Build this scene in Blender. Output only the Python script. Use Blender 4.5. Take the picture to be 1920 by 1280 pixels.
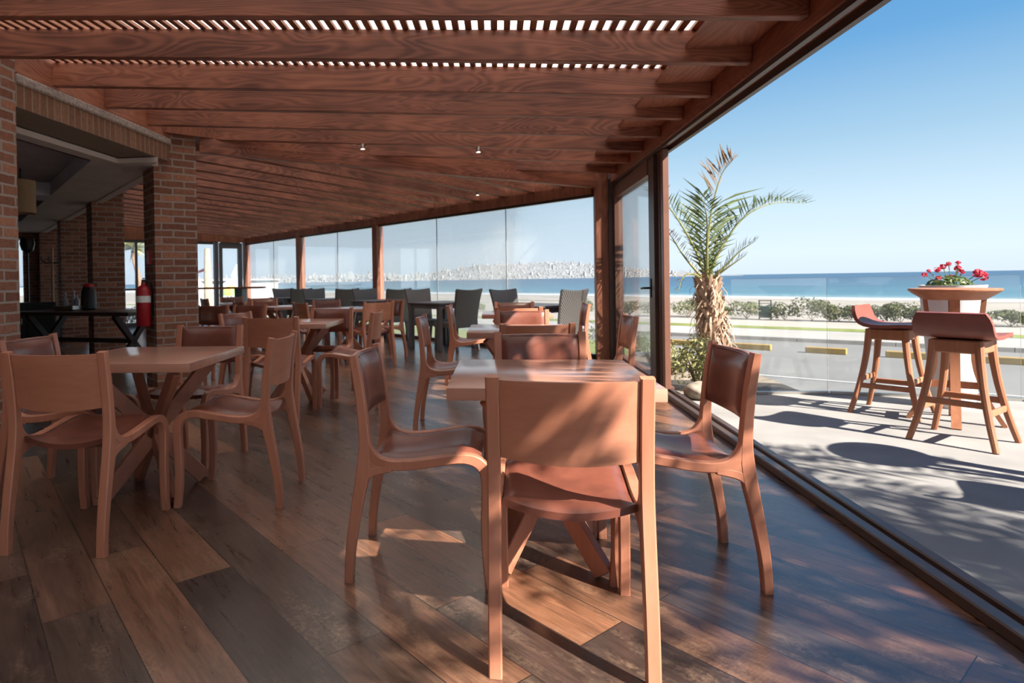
import bpy, bmesh, math, random
from mathutils import Vector, Matrix, noise
random.seed(7)
S = bpy.context.scene
for o in list(bpy.data.objects):
    bpy.data.objects.remove(o)
PI = math.pi
R = math.radians

# ------------------------------------------------------------------ camera
YAW, PITCH, ROLL = .1254, -.0081, .0159
_r = Vector((math.cos(YAW), math.sin(YAW), 0))
_f = Vector((-math.sin(YAW), math.cos(YAW), 0))
_u = Vector((0, 0, 1))
_f, _u = math.cos(PITCH)*_f+math.sin(PITCH)*_u, math.cos(PITCH)*_u-math.sin(PITCH)*_f
_r, _u = math.cos(ROLL)*_r-math.sin(ROLL)*_u, math.cos(ROLL)*_u+math.sin(ROLL)*_r
cam = bpy.data.cameras.new('camera')
co = bpy.data.objects.new('camera', cam)
S.collection.objects.link(co)
mw = Matrix((_r, _u, -_f)).transposed().to_4x4()
mw.translation = (0, 0, 1.11)
co.matrix_world = mw
cam.sensor_width = 36
cam.lens = 1150/1920*36
cam.shift_x = (960-788.2)/1920
cam.shift_y = -(640-533.6)/1920
cam.clip_start = .05
cam.clip_end = 60000
cam.dof.use_dof = True
cam.dof.focus_distance = 2.2
cam.dof.aperture_fstop = 5.0
S.camera = co

# ------------------------------------------------------------------ sky, sun, exposure
SKY_STRENGTH = .44
SUN_STRENGTH = 5.2
SUN_EL = R(37)
SUN_AZ = Vector((.775, -.632, 0)).normalized()          # horizontal direction towards the sun
S.view_settings.view_transform = 'Standard'
S.view_settings.look = 'None'
S.view_settings.gamma = 1
S.view_settings.use_curve_mapping = False
S.view_settings.exposure = 1.9

w = bpy.data.worlds.new('sky')
S.world = w
w.use_nodes = True
nt = w.node_tree
nt.nodes.clear()
tc = nt.nodes.new('ShaderNodeTexCoord')
sx = nt.nodes.new('ShaderNodeSeparateXYZ')
rp = nt.nodes.new('ShaderNodeValToRGB')
bg = nt.nodes.new('ShaderNodeBackground')
wo = nt.nodes.new('ShaderNodeOutputWorld')
nt.links.new(tc.outputs['Generated'], sx.inputs[0])
nt.links.new(sx.outputs['Z'], rp.inputs[0])
nt.links.new(rp.outputs[0], bg.inputs[0])
nt.links.new(bg.outputs[0], wo.inputs[0])
bg.inputs[1].default_value = SKY_STRENGTH
els = rp.color_ramp.elements
els[0].position = 0
els[0].color = (.47, .55, .63, 1)
els[1].position = 1
els[1].color = (.03, .14, .38, 1)
for p, c in ((.03, (.50, .59, .67)), (.09, (.42, .54, .63)), (.18, (.26, .41, .54)), (.30, (.10, .26, .47)), (.45, (.05, .18, .40))):
    e = els.new(p)
    e.color = (*c, 1)

sl = bpy.data.lights.new('sun', 'SUN')
sl.energy = SUN_STRENGTH
sl.angle = R(.6)
sl.color = (1, .93, .82)
so = bpy.data.objects.new('sun', sl)
S.collection.objects.link(so)
sdir = (SUN_AZ*math.cos(SUN_EL)+Vector((0, 0, math.sin(SUN_EL)))).normalized()
so.rotation_euler = sdir.to_track_quat('Z', 'Y').to_euler()
so.location = (8, -6, 9)

# ------------------------------------------------------------------ object helpers
COL = S.collection


def tag(o, label=None, cat=None, group=None, kind=None):
    if label: o['label'] = label
    if cat: o['category'] = cat
    if group: o['group'] = group
    if kind: o['kind'] = kind
    return o


def empty(name, loc=(0, 0, 0), rz=0, label=None, cat=None, group=None, kind=None):
    o = bpy.data.objects.new(name, None)
    COL.objects.link(o)
    o.location = loc
    o.rotation_euler = (0, 0, rz)
    o.empty_display_size = .1
    return tag(o, label, cat, group, kind)


def copy_tree(o, parent=None):
    c = o.copy()
    COL.objects.link(c)
    c.parent = parent
    for ch in list(o.children):
        copy_tree(ch, c)
    return c


class MB:
    """collects shapes for one mesh object"""
    def __init__(s):
        s.v, s.f, s.mi, s.cur = [], [], [], 0

    def add(s, vs, fs):
        b = len(s.v)
        s.v += [tuple(p) for p in vs]
        s.f += [tuple(b+i for i in q) for q in fs]
        s.mi += [s.cur]*len(fs)

    def bm(s, bm):
        bm.verts.index_update()
        s.add([v.co[:] for v in bm.verts], [[v.index for v in f.verts] for f in bm.faces])
        bm.free()

    def box(s, c, size, rz=0, bev=0, mat=None, seg=1):
        bm = bmesh.new()
        bmesh.ops.create_cube(bm, size=1)
        for v in bm.verts:
            v.co = Vector((v.co.x*size[0], v.co.y*size[1], v.co.z*size[2]))
        if bev:
            bmesh.ops.bevel(bm, geom=bm.edges[:], offset=bev, segments=seg, profile=.6, affect='EDGES')
        M = (Matrix.Translation(c) @ Matrix.Rotation(rz, 4, 'Z')) if mat is None else mat
        bmesh.ops.transform(bm, matrix=M, verts=bm.verts)
        s.bm(bm)
        return s

    def b2(s, lo, hi, bev=0):
        lo, hi = Vector(lo), Vector(hi)
        return s.box((lo+hi)/2, hi-lo, bev=bev)

    def beam(s, p0, p1, wd, ht, side=None, bev=0):
        """box from p0 to p1; wd measured along 'side', ht across it"""
        p0, p1 = Vector(p0), Vector(p1)
        d = (p1-p0)
        L = d.length
        d.normalize()
        sd = Vector(side) if side else d.cross(Vector((0, 0, 1)))
        sd = (sd-d*sd.dot(d)).normalized()
        up = sd.cross(d)
        M = Matrix((sd, d, up)).transposed().to_4x4()
        M.translation = (p0+p1)/2
        return s.box(None, (wd, L, ht), bev=bev, mat=M)

    def tube(s, pts, rad, n=8, cap=True):
        pts = [Vector(p) for p in pts]
        if not hasattr(rad, '__len__'):
            rad = [rad]*len(pts)
        vs, fs = [], []
        t = (pts[1]-pts[0]).normalized()
        a = t.orthogonal().normalized()
        for i, p in enumerate(pts):
            if i == 0: t = (pts[1]-pts[0])
            elif i == len(pts)-1: t = (pts[-1]-pts[-2])
            else: t = (pts[i+1]-pts[i-1])
            t.normalize()
            a = (a-t*a.dot(t)).normalized()
            b = t.cross(a)
            for k in range(n):
                th = 2*PI*k/n
                vs.append(p+(a*math.cos(th)+b*math.sin(th))*rad[i])
        for i in range(len(pts)-1):
            for k in range(n):
                fs.append((i*n+k, i*n+(k+1) % n, (i+1)*n+(k+1) % n, (i+1)*n+k))
        if cap:
            fs.append(tuple(range(n-1, -1, -1)))
            fs.append(tuple((len(pts)-1)*n+k for k in range(n)))
        s.add(vs, fs)
        return s

    def lathe(s, prof, n=24, c=(0, 0, 0), cap=True):
        vs, fs = [], []
        for r, z in prof:
            for k in range(n):
                th = 2*PI*k/n
                vs.append((c[0]+r*math.cos(th), c[1]+r*math.sin(th), c[2]+z))
        m = len(prof)
        for i in range(m-1):
            for k in range(n):
                fs.append((i*n+k, i*n+(k+1) % n, (i+1)*n+(k+1) % n, (i+1)*n+k))
        if cap:
            fs.append(tuple(range(n-1, -1, -1)))
            fs.append(tuple((m-1)*n+k for k in range(n)))
        s.add(vs, fs)
        return s

    def ribbon(s, pts, wid, x, t, n=22, ch=.004):
        """planar laminated member in the (y,z) plane, thickness t about x"""
        P = spline([Vector((0, a, b)) for a, b in pts], n)
        W = spline([Vector((a, 0, 0)) for a in wid], n)
        vs, fs = [], []
        for i, p in enumerate(P):
            d = (P[min(i+1, len(P)-1)]-P[max(i-1, 0)]).normalized()
            nn = Vector((0, -d.z, d.y))
            h = W[i].x/2
            for a, b in ((-t/2, h-ch), (-t/2+ch, h), (t/2-ch, h), (t/2, h-ch), (t/2, -h+ch), (t/2-ch, -h), (-t/2+ch, -h), (-t/2, -h+ch)):
                q = p+nn*b
                vs.append((x+a, q.y, q.z))
        for i in range(len(P)-1):
            for k in range(8):
                fs.append((i*8+k, (i+1)*8+k, (i+1)*8+(k+1) % 8, i*8+(k+1) % 8))
        fs.append(tuple(range(8)))
        fs.append(tuple((len(P)-1)*8+k for k in range(7, -1, -1)))
        s.add(vs, fs)
        return s

    def slab(s, top, bot):
        """closed shell between two equal grids of points"""
        ny, nx = len(top), len(top[0])
        vs = [p for row in top for p in row]+[p for row in bot for p in row]
        o = nx*ny
        fs = []
        for j in range(ny-1):
            for i in range(nx-1):
                a = j*nx+i
                fs.append((a, a+1, a+nx+1, a+nx))
                fs.append((o+a, o+a+nx, o+a+nx+1, o+a+1))
        for i in range(nx-1):
            fs.append((i, o+i, o+i+1, i+1))
            a = (ny-1)*nx+i
            fs.append((a, a+1, o+a+1, o+a))
        for j in range(ny-1):
            a = j*nx
            fs.append((a, a+nx, o+a+nx, o+a))
            a = j*nx+nx-1
            fs.append((a, o+a, o+a+nx, a+nx))
        s.add(vs, fs)
        return s

    def prism(s, poly, z0, z1):
        n = len(poly)
        vs = [(x, y, z1) for x, y in poly]+[(x, y, z0) for x, y in poly]
        fs = [tuple(range(n)), tuple(range(2*n-1, n-1, -1))]
        fs += [(i, n+i, n+(i+1) % n, (i+1) % n) for i in range(n)]
        s.add(vs, fs)
        return s

    def build(s, name, mat, parent=None, smooth=35, fix=True):
        me = bpy.data.meshes.new(name)
        me.from_pydata(s.v, [], s.f)
        mats = mat if isinstance(mat, (list, tuple)) else [mat]
        for m in mats:
            me.materials.append(m)
        if len(mats) > 1:
            me.polygons.foreach_set('material_index', s.mi)
        if fix:
            bm = bmesh.new()
            bm.from_mesh(me)
            bmesh.ops.recalc_face_normals(bm, faces=bm.faces)
            bm.to_mesh(me)
            bm.free()
        if smooth:
            me.polygons.foreach_set('use_smooth', [True]*len(me.polygons))
            me.set_sharp_from_angle(angle=R(smooth))
        me.update()
        o = bpy.data.objects.new(name, me)
        COL.objects.link(o)
        o.parent = parent
        return o


def spline(P, n):
    """Catmull-Rom through P, n samples"""
    m = len(P)
    out = []
    for k in range(n):
        t = k/(n-1)*(m-1)
        i = min(int(t), m-2)
        t -= i
        p0 = P[i-1] if i > 0 else P[i]*2-P[i+1]
        p1, p2 = P[i], P[i+1]
        p3 = P[i+2] if i+2 < m else P[i+1]*2-P[i]
        out.append(.5*((2*p1)+(p2-p0)*t+(2*p0-5*p1+4*p2-p3)*t*t+(3*p1-p0-3*p2+p3)*t**3))
    return out


def struct(name, mb, mat, parent=None, smooth=0):
    o = mb.build(name, mat, parent, smooth)
    if parent is None:
        o['kind'] = 'structure'
    return o


# ------------------------------------------------------------------ materials
class NT:
    def __init__(s, name):
        s.m = bpy.data.materials.new(name)
        s.m.use_nodes = True
        s.t = s.m.node_tree
        s.t.nodes.clear()
        s.out = s.t.nodes.new('ShaderNodeOutputMaterial')

    def n(s, typ, **kw):
        nd = s.t.nodes.new('ShaderNode'+typ)
        for k, v in kw.items():
            if k in nd.inputs: nd.inputs[k].default_value = v
            else: setattr(nd, k, v)
        return nd

    def l(s, a, b):
        s.t.links.new(a, b)

    def ramp(s, fac, stops, interp='LINEAR'):
        r = s.n('ValToRGB')
        r.color_ramp.interpolation = interp
        e = r.color_ramp.elements
        e[0].position, e[0].color = stops[0][0], (*stops[0][1], 1)
        e[1].position, e[1].color = stops[-1][0], (*stops[-1][1], 1)
        for p, c in stops[1:-1]:
            q = e.new(p)
            q.color = (*c, 1)
        s.l(fac, r.inputs[0])
        return r.outputs[0]

    def mix(s, fac, a, b, typ='MIX'):
        x = s.n('MixRGB', blend_type=typ)
        for sock, val in zip(x.inputs, (fac, a, b)):
            if hasattr(val, 'links'): s.l(val, sock)
            elif isinstance(val, (int, float)): sock.default_value = val
            else: sock.default_value = (*val, 1)
        return x.outputs[0]

    def math(s, op, a, b=0.0):
        x = s.n('Math', operation=op)
        for sock, val in zip(x.inputs, (a, b)):
            if hasattr(val, 'links'): s.l(val, sock)
            else: sock.default_value = val
        return x.outputs[0]

    def princ(s, col, rough=.5, spec=.5, bump=None, bs=.2, metal=0, **kw):
        p = s.n('BsdfPrincipled')
        for k, v in (('Base Color', col), ('Roughness', rough), ('Metallic', metal), ('Specular IOR Level', spec)):
            if hasattr(v, 'links'): s.l(v, p.inputs[k])
            elif isinstance(v, (tuple, list)): p.inputs[k].default_value = (*v, 1)
            else: p.inputs[k].default_value = v
        for k, v in kw.items():
            p.inputs[k.replace('_', ' ')].default_value = v
        if bump is not None:
            b = s.n('Bump', Strength=bs, Distance=.01)
            s.l(bump, b.inputs['Height'])
            s.l(b.outputs[0], p.inputs['Normal'])
        s.l(p.outputs[0], s.out.inputs[0])
        return s.m


def plain(name, col, rough=.6, spec=.4, var=.12, scale=6, **kw):
    t = NT(name)
    tc = t.n('TexCoord')
    nz = t.n('TexNoise', Scale=scale, Detail=4)
    t.l(tc.outputs['Object'], nz.inputs['Vector'])
    c = t.ramp(nz.outputs[0], [(.3, tuple(x*(1-var) for x in col)), (.7, tuple(min(1, x*(1+var)) for x in col))])
    return t.princ(c, rough, spec, **kw)


def wood(name, dark, light, axis='Z', scale=9, rough=.4, spec=.4, stretch=.08, knots=0.0, bs=.05, hue=.08, coat=0):
    t = NT(name)
    tc = t.n('TexCoord')
    oi = t.n('ObjectInfo')
    ad = t.n('VectorMath', operation='ADD')
    sc = t.n('VectorMath', operation='SCALE')
    sc.inputs[3].default_value = 7.3
    cmb = t.n('CombineXYZ')
    for i in range(3): t.l(oi.outputs['Random'], cmb.inputs[i])
    t.l(cmb.outputs[0], sc.inputs[0])
    t.l(tc.outputs['Object'], ad.inputs[0])
    t.l(sc.outputs[0], ad.inputs[1])
    mp = t.n('Mapping')
    s = [1, 1, 1]
    s['XYZ'.index(axis)] = stretch
    mp.inputs['Scale'].default_value = s
    t.l(ad.outputs[0], mp.inputs[0])
    n1 = t.n('TexNoise', Scale=scale, Detail=5, Roughness=.6, Distortion=.6)
    n2 = t.n('TexNoise', Scale=scale*5, Detail=3, Roughness=.7)
    t.l(mp.outputs[0], n1.inputs['Vector'])
    t.l(mp.outputs[0], n2.inputs['Vector'])
    f = t.math('ADD', t.math('MULTIPLY', n1.outputs[0], .65), t.math('MULTIPLY', n2.outputs[0], .35))
    if knots:
        s2 = [1, 1, 1]
        s2['XYZ'.index(axis)] = .16
        m2 = t.n('Mapping')
        m2.inputs['Scale'].default_value = s2
        t.l(ad.outputs[0], m2.inputs[0])
        n3 = t.n('TexNoise', Scale=3.4, Detail=2, Distortion=.9)
        t.l(m2.outputs[0], n3.inputs['Vector'])
        rings = t.math('SINE', t.math('MULTIPLY', n3.outputs[0], 150))
        f = t.math('ADD', f, t.math('MULTIPLY', rings, knots))
        n4 = t.n('TexNoise', Scale=2.2, Detail=2)
        t.l(ad.outputs[0], n4.inputs['Vector'])
        f = t.math('ADD', f, t.math('MULTIPLY', t.math('SUBTRACT', n4.outputs[0], .5), .55))
    col = t.ramp(f, [(.3, dark), (.7, light)])
    hs = t.n('HueSaturation')
    t.l(col, hs.inputs['Color'])
    t.l(t.math('ADD', t.math('MULTIPLY', oi.outputs['Random'], hue*2), 1-hue), hs.inputs['Value'])
    return t.princ(hs.outputs[0], rough, spec, f, bs, Coat_Weight=coat, Coat_Roughness=.16)


def brick(name, c1, c2, mortar, bw, rh, ms, soldier=False, rough=.85):
    t = NT(name)
    tc = t.n('TexCoord')
    sp = t.n('SeparateXYZ')
    t.l(tc.outputs['Object'], sp.inputs[0])
    cm = t.n('CombineXYZ')
    h = t.math('ADD', sp.outputs[0], sp.outputs[1])
    t.l(h, cm.inputs[0])
    t.l(sp.outputs[2], cm.inputs[1])
    nz = t.n('TexNoise', Scale=11, Detail=3)
    t.l(tc.outputs['Object'], nz.inputs['Vector'])
    wob = t.mix(.015, cm.outputs[0], nz.outputs['Color'])
    b = t.n('TexBrick', Scale=1, offset=0 if soldier else .5)
    b.inputs['Brick Width'].default_value = bw
    b.inputs['Row Height'].default_value = rh
    b.inputs['Mortar Size'].default_value = ms
    b.inputs['Mortar Smooth'].default_value = .25
    b.inputs['Color1'].default_value = (0, 0, 0, 1)
    b.inputs['Color2'].default_value = (1, 1, 1, 1)
    b.inputs['Mortar'].default_value = (.5, .5, .5, 1)
    t.l(wob, b.inputs['Vector'])
    mid = tuple((x+y)/2*.9 for x, y in zip(c1, c2))
    col = t.ramp(b.outputs['Color'], [(0, c1), (.5, mid), (1, c2)])
    n2 = t.n('TexNoise', Scale=28, Detail=5, Roughness=.7)
    t.l(tc.outputs['Object'], n2.inputs['Vector'])
    col = t.mix(.7, col, t.ramp(n2.outputs[0], [(.3, (.6, .6, .6)), (.7, (1.15, 1.12, 1.1))]), 'MULTIPLY')
    col = t.mix(b.outputs['Fac'], col, mortar)
    hgt = t.math('SUBTRACT', t.math('MULTIPLY', n2.outputs[0], .35), b.outputs['Fac'])
    return t.princ(col, rough, .2, hgt, .6)


def glass(name, tint, refl=.5, dust=0.0):
    t = NT(name)
    tr = t.n('BsdfTransparent')
    tr.inputs[0].default_value = (*tint, 1)
    gl = t.n('BsdfGlossy', Roughness=.0)
    fr = t.n('Fresnel', IOR=1.45)
    mx = t.n('MixShader')
    t.l(t.math('MULTIPLY', fr.outputs[0], refl), mx.inputs[0])
    t.l(tr.outputs[0], mx.inputs[1])
    t.l(gl.outputs[0], mx.inputs[2])
    last = mx.outputs[0]
    if dust:
        df = t.n('BsdfDiffuse')
        df.inputs[0].default_value = (.8, .82, .83, 1)
        tl = t.n('BsdfTranslucent')
        tl.inputs[0].default_value = (.8, .82, .83, 1)
        a = t.n('AddShader')
        t.l(df.outputs[0], a.inputs[0])
        t.l(tl.outputs[0], a.inputs[1])
        tc = t.n('TexCoord')
        mp = t.n('Mapping')
        mp.inputs['Scale'].default_value = (9, 9, .35)
        nz = t.n('TexNoise', Scale=1.2, Detail=4)
        t.l(tc.outputs['Object'], mp.inputs[0])
        t.l(mp.outputs[0], nz.inputs['Vector'])
        m2 = t.n('MixShader')
        t.l(t.math('MULTIPLY', t.math('ADD', t.math('MULTIPLY', nz.outputs[0], .5), .75), dust), m2.inputs[0])
        t.l(last, m2.inputs[1])
        t.l(a.outputs[0], m2.inputs[2])
        last = m2.outputs[0]
    t.l(last, t.out.inputs[0])
    return t.m


def leafmat(name, c1, c2, trans=.35, rough=.5):
    t = NT(name)
    g = t.n('NewGeometry')
    col = t.ramp(g.outputs['Random Per Island'], [(0, c1), (1, c2)])
    p = t.n('BsdfPrincipled', Roughness=rough)
    t.l(col, p.inputs['Base Color'])
    tl = t.n('BsdfTranslucent')
    t.l(col, tl.inputs[0])
    mx = t.n('MixShader')
    mx.inputs[0].default_value = trans
    t.l(p.outputs[0], mx.inputs[1])
    t.l(tl.outputs[0], mx.inputs[2])
    t.l(mx.outputs[0], t.out.inputs[0])
    return t.m


def floor_mat():
    t = NT('wood_plank_floor')
    g = t.n('NewGeometry')
    mp = t.n('Mapping')
    mp.inputs['Rotation'].default_value = (0, 0, R(45.5))
    t.l(g.outputs['Position'], mp.inputs[0])
    b = t.n('TexBrick', Scale=1, offset=.37, offset_frequency=2)
    b.inputs['Brick Width'].default_value = 1.18
    b.inputs['Row Height'].default_value = .212
    b.inputs['Mortar Size'].default_value = .0022
    b.inputs['Mortar Smooth'].default_value = .3
    b.inputs['Color1'].default_value = (0, 0, 0, 1)
    b.inputs['Color2'].default_value = (1, 1, 1, 1)
    t.l(mp.outputs[0], b.inputs['Vector'])
    base = t.ramp(b.outputs['Color'], [(0, (.030, .021, .019)), (.14, (.062, .036, .028)), (.30, (.155, .074, .043)), (.42, (.040, .028, .025)),
                                       (.56, (.20, .090, .049)), (.68, (.060, .042, .035)), (.80, (.105, .058, .039)), (.90, (.048, .034, .029)), (1, (.24, .110, .060))])
    # grain runs along the plank, shifted per plank
    ad = t.n('VectorMath', operation='ADD')
    sc = t.n('VectorMath', operation='SCALE')
    sc.inputs[3].default_value = 9.7
    t.l(b.outputs['Color'], sc.inputs[0])
    t.l(mp.outputs[0], ad.inputs[0])
    t.l(sc.outputs[0], ad.inputs[1])
    m2 = t.n('Mapping')
    m2.inputs['Scale'].default_value = (.09, 1, 1)
    t.l(ad.outputs[0], m2.inputs[0])
    n1 = t.n('TexNoise', Scale=26, Detail=6, Roughness=.65, Distortion=.5)
    t.l(m2.outputs[0], n1.inputs['Vector'])
    col = t.mix(.85, base, t.ramp(n1.outputs[0], [(.3, (.66, .64, .63)), (.5, (.95, .95, .95)), (.72, (1.5, 1.42, 1.35))]), 'MULTIPLY')
    n6 = t.n('TexNoise', Scale=85, Detail=4, Roughness=.6)
    t.l(m2.outputs[0], n6.inputs['Vector'])
    col = t.mix(.8, col, t.ramp(n6.outputs[0], [(.3, (.6, .58, .57)), (.7, (1.3, 1.27, 1.24))]), 'MULTIPLY')
    n2 = t.n('TexNoise', Scale=3.2, Detail=6, Roughness=.7)
    m3 = t.n('Mapping')
    m3.inputs['Scale'].default_value = (.55, 1.5, 1)
    t.l(ad.outputs[0], m3.inputs[0])
    t.l(m3.outputs[0], n2.inputs['Vector'])
    worn = t.ramp(n2.outputs[0], [(.5, (0, 0, 0)), (.68, (1, 1, 1))])
    n3 = t.n('TexNoise', Scale=60, Detail=4, Roughness=.8)
    t.l(ad.outputs[0], n3.inputs['Vector'])
    wf = t.math('MULTIPLY', worn, t.ramp(n3.outputs[0], [(.42, (0, 0, 0)), (.6, (.55, .55, .55))]))
    col = t.mix(wf, col, (.33, .22, .145))
    # saw marks across a few planks
    wv = t.n('TexWave', Scale=30, Distortion=1.2, Detail=3, bands_direction='X')
    t.l(ad.outputs[0], wv.inputs['Vector'])
    n4 = t.n('TexNoise', Scale=1.6, Detail=1)
    t.l(ad.outputs[0], n4.inputs['Vector'])
    sm = t.math('MULTIPLY', t.ramp(n4.outputs[0], [(.52, (0, 0, 0)), (.62, (1, 1, 1))]), t.math('MULTIPLY', wv.outputs[0], .16))
    col = t.mix(sm, col, (.05, .035, .03))
    col = t.mix(b.outputs['Fac'], col, (.018, .012, .010))
    rough = t.math('ADD', t.math('MULTIPLY', n1.outputs[0], .24), .18)
    hgt = t.math('SUBTRACT', t.math('MULTIPLY', n1.outputs[0], .03), t.math('MULTIPLY', b.outputs['Fac'], .4))
    return t.princ(col, rough, .65, hgt, .18, Coat_Weight=.45, Coat_Roughness=.22)


M = {}
M['wood'] = wood('stained_beech', (.31, .115, .066), (.44, .185, .115), 'Z', 7, .38, .45)
M['wood_y'] = wood('stained_beech_across', (.32, .12, .068), (.45, .19, .118), 'X', 7, .36, .45)
M['top'] = wood('table_top_wood', (.34, .155, .105), (.47, .235, .165), 'X', 5, .30, .6, coat=1.0)
M['leather'] = plain('brown_leather', (.145, .047, .031), .30, .55, .25, 9)
M['beam'] = wood('ceiling_timber', (.115, .036, .021), (.35, .128, .074), 'X', 8, .46, .4, .04, .085, .12, .12)
M['beamz'] = wood('post_timber', (.15, .05, .028), (.33, .125, .07), 'Z', 6, .5, .35, .05, .10, .1, .12)
M['beamy'] = wood('roof_edge_timber', (.19, .066, .039), (.40, .155, .092), 'Y', 6, .5, .35, .05, .10, .1, .12)
M['slat'] = wood('slat_timber', (.17, .06, .03), (.36, .145, .075), 'Y', 8, .6, .3, .05)
M['brick'] = brick('red_brick', (.185, .080, .053), (.36, .168, .108), (.29, .24, .21), .24, .076, .010)
M['soldier'] = brick('soldier_brick', (.20, .10, .062), (.27, .145, .09), (.24, .19, .15), .078, .60, .008, True)
M['concrete_band'] = plain('rough_mortar', (.33, .28, .25), .95, .1, .35, 40)
M['plaster'] = plain('grey_plaster', (.55, .485, .45), .9, .1, .08, 3)
M['plaster_blue'] = plain('grey_plaster_recess', (.50, .48, .54), .9, .1, .08, 3)
M['dark'] = plain('dark_stained_wood', (.045, .028, .022), .45, .4, .2, 8)
M['black'] = plain('black_metal', (.012, .012, .013), .4, .4, .1, 8)
M['bronze'] = plain('brown_aluminium', (.055, .034, .028), .38, .5, .08, 8)
M['bronze_light'] = plain('light_brown_aluminium', (.135, .06, .040), .4, .5, .1, 8)
M['grey_frame'] = plain('dark_grey_frame', (.10, .09, .10), .5, .4, .08, 8)
M['grey_post'] = plain('blue_grey_paint', (.085, .105, .125), .5, .4, .08, 8)
M['glass'] = glass('clear_glass', (.97, .985, .985), .6, .012)
M['glass_salt'] = glass('salt_filmed_glass', (.965, .98, .985), .4, .12)
M['glass_rail'] = glass('balustrade_glass', (.97, .985, .98), .8, .012)
M['floor'] = floor_mat()
M['concrete'] = plain('patio_concrete', (.235, .226, .217), .85, .25, .16, 2.2)
M['metal'] = plain('steel', (.5, .48, .45), .3, .5, .05, 8, metal=1)
M['red'] = plain('red_enamel', (.36, .012, .02), .35, .5, .06, 8)
M['redflag'] = plain('red_cloth', (.6, .06, .07), .8, .1, .1, 8)
M['white'] = plain('white_paint', (.55, .55, .55), .6, .3, .04, 4)
M['paper'] = plain('white_paper', (.7, .7, .68), .8, .1, .04, 4)
M['beige'] = plain('beige_cloth', (.62, .50, .38), .8, .1, .06, 5)
M['shade'] = plain('parchment_lamp_shade', (.40, .27, .16), .8, .2, .05, 5)
M['tan'] = plain('weathered_wood', (.45, .33, .23), .8, .2, .15, 5)


def rattan(name, col):
    t = NT(name)
    tc = t.n('TexCoord')
    sp = t.n('SeparateXYZ')
    t.l(tc.outputs['Object'], sp.inputs[0])
    a = t.math('SINE', t.math('MULTIPLY', t.math('ADD', sp.outputs[0], sp.outputs[1]), 210))
    b = t.math('SINE', t.math('MULTIPLY', sp.outputs[2], 210))
    h = t.math('MULTIPLY', a, b)
    c = t.ramp(t.math('ADD', t.math('MULTIPLY', h, .5), .5), [(.2, tuple(x*.45 for x in col)), (.75, col)])
    return t.princ(c, .5, .45, h, .6)


M['rattan'] = rattan('charcoal_rattan', (.23, .205, .195))
M['rattan_frame'] = plain('charcoal_resin', (.11, .098, .10), .45, .45, .1, 8)


def roof_sheet():
    t = NT('translucent_roof_sheet')
    tc = t.n('TexCoord')
    mp = t.n('Mapping')
    mp.inputs['Scale'].default_value = (1, .15, 1)
    nz = t.n('TexNoise', Scale=14, Detail=5, Roughness=.7)
    t.l(tc.outputs['Object'], mp.inputs[0])
    t.l(mp.outputs[0], nz.inputs['Vector'])
    c = t.ramp(nz.outputs[0], [(.3, (.62, .61, .59)), (.6, (.90, .885, .86))])
    tl = t.n('BsdfTranslucent')
    df = t.n('BsdfDiffuse')
    t.l(c, tl.inputs[0])
    t.l(c, df.inputs[0])
    mx = t.n('MixShader')
    mx.inputs[0].default_value = .04
    t.l(tl.outputs[0], mx.inputs[1])
    t.l(df.outputs[0], mx.inputs[2])
    t.l(mx.outputs[0], t.out.inputs[0])
    return t.m


M['roof'] = roof_sheet()

# ------------------------------------------------------------------ building shell
K = Vector((1.39, 8.49, 0))                              # corner post
U = Vector((.70711, .70711, 0))                          # out through the long glass wall
V = Vector((-.70711, .70711, 0))                         # along the long glass wall


def gp(s, wv, z=0):
    p = K+V*s+U*wv
    return Vector((p.x, p.y, z))


EW = gp(12.25, 0)                                        # far corner of the long glass wall


def ep(wv, z=0, off=0):
    p = EW-U*wv+V*off
    return Vector((p.x, p.y, z))


L0 = Vector((-3.627, 6.152, 0))                          # near left corner of the corner brick column
far_in = ep(13)
floor_poly = [(1.645, -3.6), (1.645, 8.2), (1.55, 8.55), (K.x+.1, K.y+.12), tuple(gp(12.4, .1).xy), tuple(far_in.xy), (-9.5, 1.0), (-9.5, -3.6)]
struct('floor', MB().prism(floor_poly, -.3, 0), M['floor'])

# walls
m = MB().b2((-3.95, -3.6, 0), (-3.5, 4.12, 2.95))
struct('wall_left', m, M['brick'])
m = MB().b2((-3.92, 4.12, 2.433), (-3.5, 6.25, 2.607))
lt = struct('trim_1', m, M['soldier'])
m = MB().b2((-3.94, 4.12, 2.607), (-3.478, 6.27, 2.678), bev=.012)
struct('mortar_band', m, M['concrete_band'], lt)
struct('wall_left', MB().b2((-3.9, 4.12, 2.678), (-3.56, 6.4, 3.04)), M['plaster'])
struct('wall_back_unseen', MB().b2((-9.6, -3.75, 0), (-.9, -3.6, 3.0)), M['brick'])  # made-up wall out of view, widened to darken the left front floor
struct('wall_left', MB().b2((-9.65, -3.6, 0), (-9.5, 1.0, 3.0)), M['plaster'])
m = MB().beam((-9.55, 1.0, 1.5), (far_in.x-.05, far_in.y, 1.5), .12, 3.0)
struct('wall_left', m, M['brick'])


def end_wall_piece(w0, w1, z0, z1, mat, name='wall_far', th=.15, off=.0):
    return struct(name, MB().beam(ep(w0, (z0+z1)/2, off), ep(w1, (z0+z1)/2, off), th, z1-z0), mat)


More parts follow.
